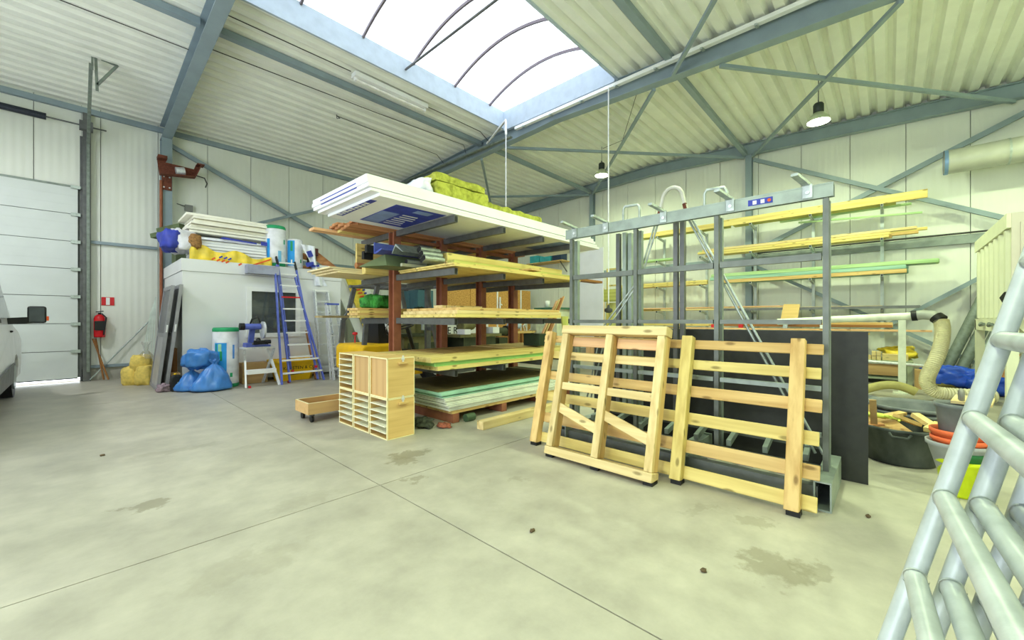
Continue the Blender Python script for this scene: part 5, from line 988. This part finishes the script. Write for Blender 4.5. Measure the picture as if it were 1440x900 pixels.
for k in range(9):
    r, c_ = divmod(k, 3); y0 = (0, -.05, .05, -.02, .02, -.45, -.42, .1, -.58)[k]
    timber(y0, 3.5 + .12 * (k % 4), 11.64 + .12 * c_, 11.75 + .12 * c_, Z[1] + .058 * r, Z[1] + .058 * r + .054, ('yellow', 'pine', 'pale', 'yellow', 'greenpine', 'pine', 'pale', 'green', 'yellow')[k], 'yellow timber in the %s row, %s from the front, second level of the timber rack' % (('bottom', 'middle', 'top')[r], ('first', 'second', 'third')[c_]), gB)
for k in range(3): timber(4.6, 6.0, 11.66 + .1 * k, 11.72 + .1 * k, Z[1], Z[1] + .05, 'green', '%s short green batten on the left end of the second rack level' % ('front', 'middle', 'rear')[k], gB)
for k in range(12):
    r, c_ = divmod(k, 4); y0 = (-.27, -.25, -.3, -.28, -.26, -.3, -.2, -.26, -.72, -.74, -.7, -.74)[k]
    timber(y0, 3.3 + .06 * (k % 5), 11.63 + .1 * c_, 11.72 + .1 * c_, Z[2] + .085 * r, Z[2] + .085 * r + .08, ('pine', 'teal', 'teal', 'teal', 'teal', 'teal', 'green', 'teal', 'green', 'green', 'teal', 'green')[k], 'green batten in the %s row, %s from the front, third level of the timber rack' % (('bottom', 'middle', 'top')[r], ('first', 'second', 'third', 'fourth')[c_]), gC)
for k in range(6):
    r, c_ = divmod(k, 3); timber(3.62 + .08 * (k % 3), 6.3, 11.64 + .13 * c_, 11.76 + .13 * c_, Z[2] + .06 * r, Z[2] + .06 * r + .055, ('yellow', 'pine', 'pale', 'yellow', 'pine', 'yellow')[k], 'yellow timber in the %s row, %s from the front, third rack level, left end' % (('bottom', 'top')[r], ('first', 'second', 'third')[c_]), gC)
timber(.1, 4.9, 11.64, 11.78, Z[3] + .0, Z[3] + .04, 'pale', 'long pale board in front on the fourth rack level', gD)
timber(3.4, 6.7, 11.80, 11.95, Z[3] + .0, Z[3] + .05, 'yellow', 'yellow board on the left end of the fourth rack level', gD)
timber(1.6, 6.8, 11.66, 11.86, Z[3] + .055, Z[3] + .085, 'pink', 'pinkish board on top of the fourth rack level', gD)
for k in range(3): board('dark_profile', '%s dark metal profile on the fourth level of the wall rack' % ('front', 'middle', 'rear')[k], 'profile', 11.62 + .1 * k, 11.70 + .1 * k, -.48 + .1 * k, 3.3 - .4 * k, Z[3] - .055 + (.0 if k else 0) + .06 * 0 - .0, Z[3] - .006, DSTEEL, 'dark profiles on the fourth rack level') if 0 else board('dark_profile', '%s dark metal profile on the fourth level of the wall rack' % ('front', 'middle', 'rear')[k], 'profile', 11.98 + .05 * k, 12.02 + .05 * k, -.48 + .1 * k, 3.3 - .4 * k, Z[3], Z[3] + .04, DSTEEL, 'dark profiles on the fourth rack level')
board('dark_profile', 'long dark metal profile hanging at the front edge of the fourth rack level', 'profile', 11.57, 11.592, -.45, 3.3, Z[3] - .03, Z[3] + .03, DSTEEL)
MB().add([(11.50, 1.84, 1.68), (11.50, 1.52, 1.67), (11.42, 1.56, 1.27), (11.42, 1.9, 1.265), (11.52, 1.84, 1.68), (11.52, 1.52, 1.67), (11.44, 1.56, 1.27), (11.44, 1.9, 1.265)], [(3, 2, 1, 0), (4, 5, 6, 7), (0, 4, 7, 3), (1, 2, 6, 5), (0, 1, 5, 4), (3, 7, 6, 2)]).build('plywood_offcut', wood('ply', 'y'), None, 'plywood offcut hanging at the front of the fourth rack level', 'offcut')
# lowest shelf: bench along the wall with boards
t = thing('storage_bench', 'long grey-green storage bench along the right wall below the timber rack', 'bench', (11.5, 2.2, 0))
BG = mat('bench_grey_green', (164, 176, 150), .55)
MB().box(11.1, 12.1, -.35, 5.9, .44, .48).build('bench_top', BG, t); MB().box(11.12, 12.1, -.33, 5.9, .1, .14).build('lower_shelf', BG, t)
for y in (-.3, 1.3, 2.9, 4.5, 5.8): MB().box(11.1, 11.18, y - .04, y + .04, 0, .439).box(12.02, 12.1, y - .04, y + .04, 0, .439).build('leg', BG, t)
for y in (.9, 2.3, 4.0): MB().box(11.9, 12.0, y - .05, y + .05, .485, .98).build('support_post', BG, t)
for k in range(4): MB().box(11.125, 11.14, -.2 + .9 * k, .62 + .9 * k, .18, .4).build('front_panel', wood(('mdf', 'pale', 'mdf', 'ply')[k], 'y'), t)
for k, (y0, y1, x0, x1, z0, z1, c_, lab) in enumerate(((-.05, 3.4, 11.5, 11.66, 1.14, 1.2, 'brown', 'brown timber on the lowest level of the wall rack'), (-.62, 4.2, 11.4, 11.6, 1.06, 1.1, 'pink', 'long pinkish board on the lowest level, sticking out right'), (-.06, 3.0, 11.68, 11.85, 1.14, 1.25, 'pine', 'thick yellow timber behind the brown one on the lowest level'),
        (-.1, 5.0, 11.62, 11.8, 1.06, 1.1, 'pale', 'pale board behind the long pinkish one on the lowest level'), (.3, 2.8, 11.42, 11.6, .985, 1.03, 'yellow', 'short yellow board under the pinkish one on the lowest level'), (3.4, 5.9, 11.5, 11.7, 1.14, 1.22, 'yellow', 'yellow timber on the left end of the lowest level'), (3.5, 5.7, 11.75, 11.9, 1.14, 1.26, 'pale', 'pale timber at the back on the left end of the lowest level'), (3.6, 5.9, 11.45, 11.62, .985, 1.04, 'pale', 'pale board lowest on the left end of the lowest level'))):
    timber(y0, y1, x0, x1, z0, z1, c_, lab, gE)
for y in (.5, 2.6, 5.2): board('bearer', ('right', 'middle', 'left')[(.5, 2.6, 5.2).index(y)] + ' cross bearer carrying the boards of the lowest rack level', 'bearer', 11.4, 12.1, y - .05, y + .05, .93 if y < 5.5 else .93, .98, wood('brown', 'x'), 'bearers of the lowest rack level') if 0 else MB().box(11.4, 12.1, y - .04, y + .04, .94, .982).build('bearer', BG, t)
for k in range(5): board('timber_block', '%s small yellow timber block on the wall bench beside the black sheet' % ('first', 'second', 'third', 'fourth', 'topmost')[k], 'block', 11.15, 11.5, .12 + .075 * (k % 3), .185 + .075 * (k % 3), .482 + .085 * (k // 3), .56 + .085 * (k // 3), wood('pale', 'x'), 'small timber blocks on the wall bench')
board('timber_block', 'flat pale board on the wall bench right of the small timber blocks', 'block', 11.2, 11.6, -.28, .1, .482, .6, wood('pale', 'y'))
MB().grid(bagfn(11.75, -.15, .61, .2, .28, .12, 2, .55, .8), 22, 12).build('yellow_bag', YFILM, None, 'crumpled yellow printed bag on the right end of the wall bench', 'bag')
MB().tube([(11.05, .45, .46), (11.02, -.55, .42)], .03, 10).build('pipe', ALU, None, 'pale grey pipe lying along the front of the wall bench', 'pipe')
board('white_bottle_tray', 'white flat tray on the front of the wall bench under the pipe', 'tray', 11.0, 11.08, -.28, .05, .36, .4, WHITE) if 0 else None
MB().box(10.75, 11.05, -.46, -.36, 0, .36).build('cardboard_box', wood('mdf', 'z'), None, 'brown cardboard box right of the wall bench behind the ribbed hose', 'box')
for k, y in enumerate((1.05, 1.75, 3.35, 2.7)): MB().box(11.4, 11.48, y, y + .09, 1.105, 1.19).build('fitting', (WHITE, GALV, REDP, REDP)[k], None, ('small white', 'small grey', 'red', 'small red')[k] + ' fitting lying on the boards of the lowest rack level', 'fitting')
# cable duct cables on the girt
MB().tube([(12.28, -3.6, 3.07), (12.28, 2.6, 3.07)], .02, 6).build('cable', CABLE, None, 'dark cable lying on the rail of the right wall', 'cable')
# round duct under the roof
t = thing('ventilation_duct', 'grey round ventilation duct high on the right wall', 'duct', (11.7, -2.4, 4.15))
MB().tube([(11.7, -.80, 4.41), (11.7, -3.95, 4.41)], .23, 28, caps=False).build('pipe', mat('duct_grey', (182, 184, 172), .45, .25, var=.03, scale=4), t)
MB().tube([(11.7, -.795, 4.41), (11.7, -.85, 4.41)], .237, 28, caps=False).build('end_ring', mat('duct_end_blue', (120, 150, 190), .4, .3), t); MB().tube([(11.7, -.83, 4.41), (11.7, -.84, 4.41)], .226, 28).build('end_cap', mat('duct_inside', (70, 80, 96), .5), t)
for y in (-1.6, -2.9): MB().tube([(11.7, y, 4.41), (11.7, y - .03, 4.41)], .238, 28, caps=False).build('joint_ring', GALV, t)
MB().box(11.69, 11.71, -1.9, -1.87, 4.64, 5.8).build('hanger', GALV, t)
# white panel, pine frame, olive board in the far corner
MB().add([(9.0, 6.15, 3.03), (9.0, 5.26, 3.14), (9.1, 5.32, .75), (9.1, 6.15, .75), (9.03, 6.15, 3.03), (9.03, 5.26, 3.14), (9.13, 5.32, .75), (9.13, 6.15, .75)], [(3, 2, 1, 0), (4, 5, 6, 7), (0, 4, 7, 3), (1, 2, 6, 5), (0, 1, 5, 4), (3, 7, 6, 2)]).build('white_sheet', FOAM, None, 'tall bluish white sheet standing on a bench behind the left end of the steel stand', 'sheet')
t = thing('side_bench', 'low pale green bench carrying the tall white sheet', 'bench', (9.2, 5.7, 0))
MB().box(8.85, 9.38, 4.95, 6.3, .7, .745).build('bench_top', mat('pale_green_top', (206, 222, 196), .5), t)
for x in (8.92, 9.32):
    for y in (5.0, 6.2): MB().bar((x, y, 0), (x, y, .698), .07).build('leg', BG, t)
for k in range(3): board('plank', ('lowest', 'middle', 'topmost')[k] + ' brown board lying in front of the tall white sheet', 'plank', 8.9 , 8.98, 5.05 + .06 * k, 5.9 - .12 * k, .75 + .03 * k, .777 + .03 * k, wood(('brown', 'red', 'pine')[k], 'y'), 'boards in front of the white sheet')
t = thing('pine_frame', 'yellow pine rack frame standing right of the tall white sheet', 'frame', (9.5, 5.2, 0))
for y in (5.42, 5.05): MB().bar((9.5, y, 0), (9.5, y, 2.65), .04).build('frame_post', wood('yellow', 'z'), t)
for z in (2.63, 2.2): MB().bar((9.5, 5.4, z), (9.5, 5.07, z), .04).build('cross_bar', wood('yellow', 'y'), t)
MB().box(9.42, 9.48, 4.95, 5.5, 1.78, 2.1).build('frame_board', wood('greenpine', 'y'), t); MB().box(9.56, 9.6, 4.9, 5.5, .0, 1.75).build('olive_board', mat('olive_board', (196, 196, 128), .6), t)
MB().box(9.5, 9.56, 5.02, 5.1, 2.66, 3.15).build('tool_holder', GREENP, t) if 0 else None

# ================================================================= DUST EXTRACTION AND CABINET AT THE RIGHT
PIPEW = mat('cream_white_pipe', (226, 232, 216), .45)
t = thing('extraction_pipe', 'cream white extraction pipe on a white post below the timber rack', 'pipe', (9.95, .4, .0))
MB().tube([(9.95, 1.7, 1.26), (9.95, -.28, 1.37)], .065, 14).build('pipe', PIPEW, t)
MB().box(9.9, 10.0, -.22, -.12, 0, 1.3).build('post', PIPEW, t)
MB().box(9.8, 10.1, -.3, -.05, 0, .02).build('post_foot', PIPEW, t)
HOSEM = mat('ribbed_hose_cream', (222, 216, 184), .45, 0, var=.03, trans=.0)
t = thing('suction_hose', 'thick cream ribbed suction hose hanging from the end of the extraction pipe', 'hose', (9.7, -.5, .0))
MB().tube([(9.95, -.3, 1.375), (9.93, -.42, 1.39), (9.9, -.53, 1.38), (9.84, -.61, 1.33)], .082, 16).build('elbow', mat('elbow_grey', (168, 172, 164), .45), t)
MB().tube([(9.95, -.29, 1.372), (9.94, -.36, 1.38)], .09, 16).tube([(9.86, -.58, 1.35), (9.82, -.64, 1.29)], .1, 16).build('clamp_band', BLACK, t)
cp = [(9.82, -.635, 1.29), (9.78, -.65, 1.18), (9.72, -.645, 1.02), (9.66, -.62, .86), (9.57, -.57, .68), (9.48, -.50, .5), (9.4, -.455, .36), (9.36, -.46, .25), (9.36, -.52, .16), (9.4, -.66, .13), (9.5, -.9, .125), (9.6, -1.2, .125)]
def cr(P, n):
    out = []; P = [Vector(p) for p in P]
    for i in range(len(P) - 1):
        a, b, c_, d_ = P[max(i - 1, 0)], P[i], P[i + 1], P[min(i + 2, len(P) - 1)]
        for k in range(n):
            u = k / n; out.append(.5 * ((2 * b) + (c_ - a) * u + (2 * a - 5 * b + 4 * c_ - d_) * u * u + (3 * b - a - 3 * c_ + d_) * u ** 3))
    return out + [P[-1]]
pp = cr(cp, 12)
hb = MB().tube(pp, [.084 + .016 * (i % 2) for i in range(len(pp))], 26); hb.sm = [False] * len(hb.sm); hb.build('ribbed_hose', HOSEM, t)
pp = cr([(8.9, .25, .1), (9.0, .0, .12), (9.1, -.3, .12), (9.2, -.7, .12)], 12)
MB().tube([(9.4, .3 - .07 * a, .08 + .12 * math.sin(a * .32)) for a in range(10)], .07, 14).build('hose_end', mat('hose_olive', (176, 168, 104), .5), None, 'olive hose end lying on the floor left of the ribbed hose', 'hose')
MB().grid(bagfn(11.22, -.9, .2, .32, .42, .2, 5, .45, .7), 34, 20).build('tarpaulin', TARP, None, 'crumpled blue tarpaulin heap on the floor before the right wall', 'tarpaulin')
MB().grid(bagfn(10.8, -1.3, .16, .24, .26, .15, 9, .5, .7), 30, 18).build('tarpaulin', TARP, None, 'smaller crumpled blue tarpaulin heap nearer the cream cabinet', 'tarpaulin')
MB().grid(bagfn(11.0, -.75, .06, .16, .2, .06, 3, .4, .7), 18, 10).build('olive_sack', mat('olive_sack', (120, 112, 60), .8), None, 'small olive sack under the edge of the blue tarpaulin', 'sack')
for k, (y, m, r, lab) in enumerate(((-.74, GALVD, .085, 'leftmost'), (-.94, GALVD, .085, 'second'), (-1.14, GALV, .085, 'third'), (-1.75, DSTEEL, .05, 'last, thin dark'))):
    MB().tube([(11.75, y, .06), (11.92, y - .85, 2.5)], r, 14).build('long_pipe', m, None, '%s of the grey pipes leaning on the right wall beside the cream cabinet' % lab, 'pipe', 'grey pipes leaning on the right wall')
for k, (y, c_) in enumerate(((-1.32, 'brown'), (-1.46, 'red'), (-1.6, 'brown'))): MB().bar((11.7, y, .05), (11.95, y - .95, 2.3), .12, .04).build('plank', wood(c_, 'z'), None, ('left dark brown', 'middle orange brown', 'right dark brown')[k] + ' plank leaning among the grey pipes on the right wall', 'plank', 'planks leaning among the grey pipes')
CREAM = mat('dust_cabinet_cream', (222, 224, 196), .5, var=.015); CREAMR = mat('dust_cabinet_door', (206, 200, 186), .5, var=.015)
t = thing('dust_collector', 'tall cream dust collector cabinet on legs with ribbed side at the right edge', 'cabinet', (9.1, -1.7, 0))
DX_, DXB, DYF, DYB = 7.84, 10.36, -1.075, -2.5
MB().box(DX_ + .02, DXB, DYB, DYF - .03, 1.3, 2.6).build('body', CREAM, t)
MB().box(DX_, DXB + .02, DYF - .029, DYF + .01, 2.44, 2.62).box(DX_, DXB + .02, DYF - .029, DYF + .01, 1.14, 1.32).build('edge_flange', CREAM, t)
for k in range(7): x = DX_ + .2 + k * .36; MB().prism([(x - .1, DYF - .03), (x - .05, DYF), (x + .05, DYF), (x + .1, DYF - .03)], 'z', 1.33, 2.43).build('side_rib', CREAM, t)
MB().box(DX_, DX_ + .019, DYB, DYF - .03, 1.3, 2.62).build('front_frame', CREAMR, t); d_ = MB().box(DX_ - .014, DX_ - .001, DYB + .05, DYF - .1, 1.34, 2.5).build('door', CREAMR, t); MB().box(DX_ - .03, DX_ - .015, DYF - .17, DYF - .14, 2.25, 2.3).build('latch', BLACK, d_)
MB().prism([(DYF - .03, 1.3), (DYB, 1.3), (DYB + .4, .75), (DYF - .45, .75)], 'x', DX_ + .1, DXB - .1).build('hopper', CREAM, t)
for x in (DX_ + .05, DXB - .05):
    for y in (DYF - .04, DYB + .05): MB().box(x - .05, x + .05, y - .05, y + .05, 0, 1.3).build('leg', CREAM, t)
for x in (DX_ + .9, DX_ + 1.6): MB().tube([(x - .12, DYF + .03, 1.24), (x, DYF + .05, 1.22), (x + .12, DYF + .03, 1.25)], .022, 6).build('clamp_latch', GALVD, t)
MB().bar((DX_ + .02, DYF, 1.62), (DX_ + .1, DYF + .03, 1.55), .03, .08).build('clamp_latch', BLACK, t)
MB().lathe([(0, 0), (.35, 0), (.35, .7), (.0, .72)], (8.6, -1.75, .0), 20).build('collector_bin', CREAMR, t)

# ================================================================= TUBS AND BUCKETS
def tub(x, y, z0, rt, rb, h, m, nm, lab, cat='tub', group=None, sq=(1, 1), handle=True):
    t = thing(nm, lab, cat, (x, y, z0), group)
    MB().lathe([(0, .002), (rb * .96, .002), (rb, .02), (rt * .97, h - .035), (rt * 1.04, h - .03), (rt * 1.05, h), (rt * .985, h), (rt * .96, h - .035), (rb * .97, .03), (0, .026)], (x, y, z0), 40, 0, sq).build('shell', m, t)
    if handle:
        for s_ in (-1, 1): MB().tube([(x + s_ * rt * sq[0] * 1.02, y - .07, z0 + h - .03), (x + s_ * rt * sq[0] * 1.10, y - .05, z0 + h - .06), (x + s_ * rt * sq[0] * 1.10, y + .05, z0 + h - .06), (x + s_ * rt * sq[0] * 1.02, y + .07, z0 + h - .03)], .013, 6).build('handle', m, t)
    return t
tub(5.2, -.07, 0, .31, .25, .335, TUB, 'rubber_tub', 'large black rubber tub full of wood offcuts beside the black sheet', sq=(1, 1.0))
OFF = [((5.05, .1, .30), (5.02, .11, .56), .05, .02, 'upright brown offcut sticking out of the black tub', 'mdf'), ((5.3, -.2, .33), (5.12, -.05, .42), .06, .03, 'slanted brown offcut in the middle of the black tub', 'ply'), ((5.25, -.32, .32), (5.42, -.18, .40), .07, .04, 'pale block lying at the right rim of the black tub', 'pale'), ((5.1, -.26, .33), (5.3, -.34, .36), .08, .04, 'yellow block at the front right of the black tub', 'yellow'),
       ((5.3, .05, .36), (5.5, -.1, .39), .07, .03, 'pale offcut at the back of the black tub', 'pine'), ((5.0, .18, .31), (5.1, .05, .33), .07, .02, 'brown offcut at the left front rim of the black tub', 'red'), ((5.3, .2, .30), (5.36, .17, .46), .1, .03, 'brown offcut standing at the back left of the black tub', 'pine'), ((5.1, -.1, .2), (5.4, .1, .3), .3, .06, 'broad offcut filling the middle of the black tub', 'mdf'), ((5.2, -.2, .15), (5.3, .15, .22), .4, .1, 'flat offcut deep inside the black tub', 'brown')]
for p, q, w_, h_, lab, c_ in OFF: MB().bar(p, q, w_, h_).build('wood_offcut', wood(c_, 'x'), None, lab, 'offcut', 'offcuts in the black tub')
t = thing('work_glove', 'lime yellow work glove lying on the offcuts in the black tub', 'glove', (5.2, .06, .37))
GLV_ = mat('lime_glove', (206, 216, 96), .8)
MB().grid(bagfn(5.2, .1, .39, .07, .09, .022, 3, .1, .7), 18, 10).build('palm', GLV_, t)
for k in range(5): MB().tube([(5.18 - .035 * k * .3, .03 - .01 * k, .395), (5.12 + .03 * k, -.04 - .015 * abs(k - 2), .39), (5.09 + .045 * k, -.09 + .012 * abs(k - 2), .375)], [.016, .014, .009], 8).build('finger', GLV_, t)
for k, (z, r) in enumerate(((0, .36), (.055, .37), (.11, .38))): tub(6.02, -.2, z, r, .3, .30, TUBG, 'nested_tub', '%s of three nested dark grey tubs behind the black tub' % ('lowest', 'middle', 'topmost')[k], 'tub', 'nested tubs behind the black tub', handle=False)
tub(6.9, .42, 0, .36, .3, .3, TUBG, 'nested_tub', 'dark grey tub half hidden behind the nested tubs, next to the black sheet', handle=False)
LIME = mat('lime_plastic', (206, 224, 30), .45); GRNP = mat('green_plastic', (44, 112, 62), .5); ORP = mat('orange_plastic', (232, 110, 66), .5); GRYP = mat('grey_plastic', (160, 164, 166), .5)
bx, by = 4.47, -.385
tub(bx, by, .0, .13, .1, .27, LIME, 'bucket', 'lime yellow bucket at the bottom of the bucket pile', 'bucket', handle=False)
tub(bx, by, .035, .137, .098, .30, GRNP, 'bucket', 'green bucket set in the lime bucket of the pile', 'bucket', handle=False)
tub(bx + .01, by + .01, .08, .165, .09, .31, GRYP, 'bucket', 'pale grey bucket between the green and orange buckets of the pile', 'bucket', handle=False)
tub(bx, by, .17, .15, .088, .26, ORP, 'bucket', 'lower orange bucket in the bucket pile', 'bucket', 'orange buckets', handle=False)
tub(bx, by, .225, .155, .088, .26, ORP, 'bucket', 'upper orange bucket in the bucket pile', 'bucket', 'orange buckets', handle=False)
t = tub(bx, by, .36, .13, .1, .32, TUBG, 'bucket', 'dark grey bucket on top of the bucket pile', 'bucket', handle=False)
MB().bar((bx - .05, by - .05, .69), (bx + .25, by - .1, .70), .2, .02).build('float_board', wood('pale', 'x'), None, 'pale plastering board lying across the dark grey bucket', 'tool')
MB().tube([(bx + .02 + .035 * math.cos(a * .52), by - .01, .735 + .04 * math.sin(a * .52)) for a in range(13)], .016, 8).build('trowel_handle', mat('tool_grey', (130, 128, 120), .5), None, 'grey looped tool handle standing on the dark grey bucket', 'tool')

# ================================================================= SCAFFOLD FRAMES IN THE FOREGROUND
SCAF = mat('scaffold_aluminium', (190, 198, 198), .4, .15, dark=(160, 170, 168), var=.05, scale=9, bump=.03, bscale=120)
A0 = Vector((1.76, -.119, .774)); up = Vector((.157, -.168, .616)) / .616; rd = Vector((-.996, -.055, .0))
for k in range(4):
    t = thing('scaffold_frame', '%s of the four silver scaffold frames leaning together at the right edge' % ('foremost', 'second from the front', 'third from the front', 'rearmost')[k], 'scaffold', (1.3, -.2 - .073 * k, 0), 'scaffold frames at the right edge')
    base = A0 + Vector((.004 * k, -.0735 * k, .0))
    def at_(z, along): return base + up * (z - .774) + rd * along
    for al in (0, 1.0): MB().tube([at_(.02, al), at_(2.35, al)], .0245, 18).build('upright', SCAF, t)
    for j in range(10):
        z = .774 - .233 * 3 + .233 * j
        MB().tube([at_(z, .018), at_(z, .98)], .026, 16).build('rung', SCAF, t)
        MB().tube([at_(z, .0225), at_(z, .030)], .029, 14, caps=False).build('weld_collar', SCAF, t)
# ---- wall shelf with boxes high in the far corner
t = thing('corner_shelf', 'shelf on the right wall in the far corner carrying turquoise boxes, behind the brown rack', 'shelf', (12.2, 9.4, 3.45))
MB().box(11.85, 12.38, 8.6, 10.3, 3.45, 3.48).build('shelf_board', wood('pine', 'y'), t)
for y in (8.75, 10.1): MB().bar((12.37, y, 3.1), (11.95, y, 3.44), .03).build('shelf_bracket', DSTEEL, t)
for k, (ya, yb, h, m, lab) in enumerate(((9.75, 10.2, .28, mat('turquoise_box', (70, 176, 186), .5), 'left turquoise box on the shelf in the far corner'), (9.2, 9.7, .26, mat('turquoise_box', (70, 176, 186), .5), 'right turquoise box on the shelf in the far corner'), (8.7, 9.1, .34, mat('navy_box', (44, 62, 92), .5), 'dark blue box on the shelf in the far corner'))):
    MB().box(11.95, 12.3, ya, yb, 3.482, 3.482 + h).build('storage_box', m, None, lab, 'box', 'boxes on the far corner shelf')
# ---- small litter on the floor
for k, (x, y) in enumerate(((.36, 1.5), (.15, 5.5), (1.9, 1.6), (2.2, .7), (3.55, .1))):
    MB().grid(bagfn(x, y, .008, .02, .014, .008, k, .6, .8), 8, 6).build('wood_chip', mat('dark_chip', (96, 80, 58), .8), None, ('dark wood chip on the floor nearest the lower left picture corner', 'dark wood chip on the floor towards the van', 'dark wood chip on the open floor before the pallets', 'small wood chip on the floor right of the middle joint', 'small chip on the floor beside the black sheet')[k], 'litter')
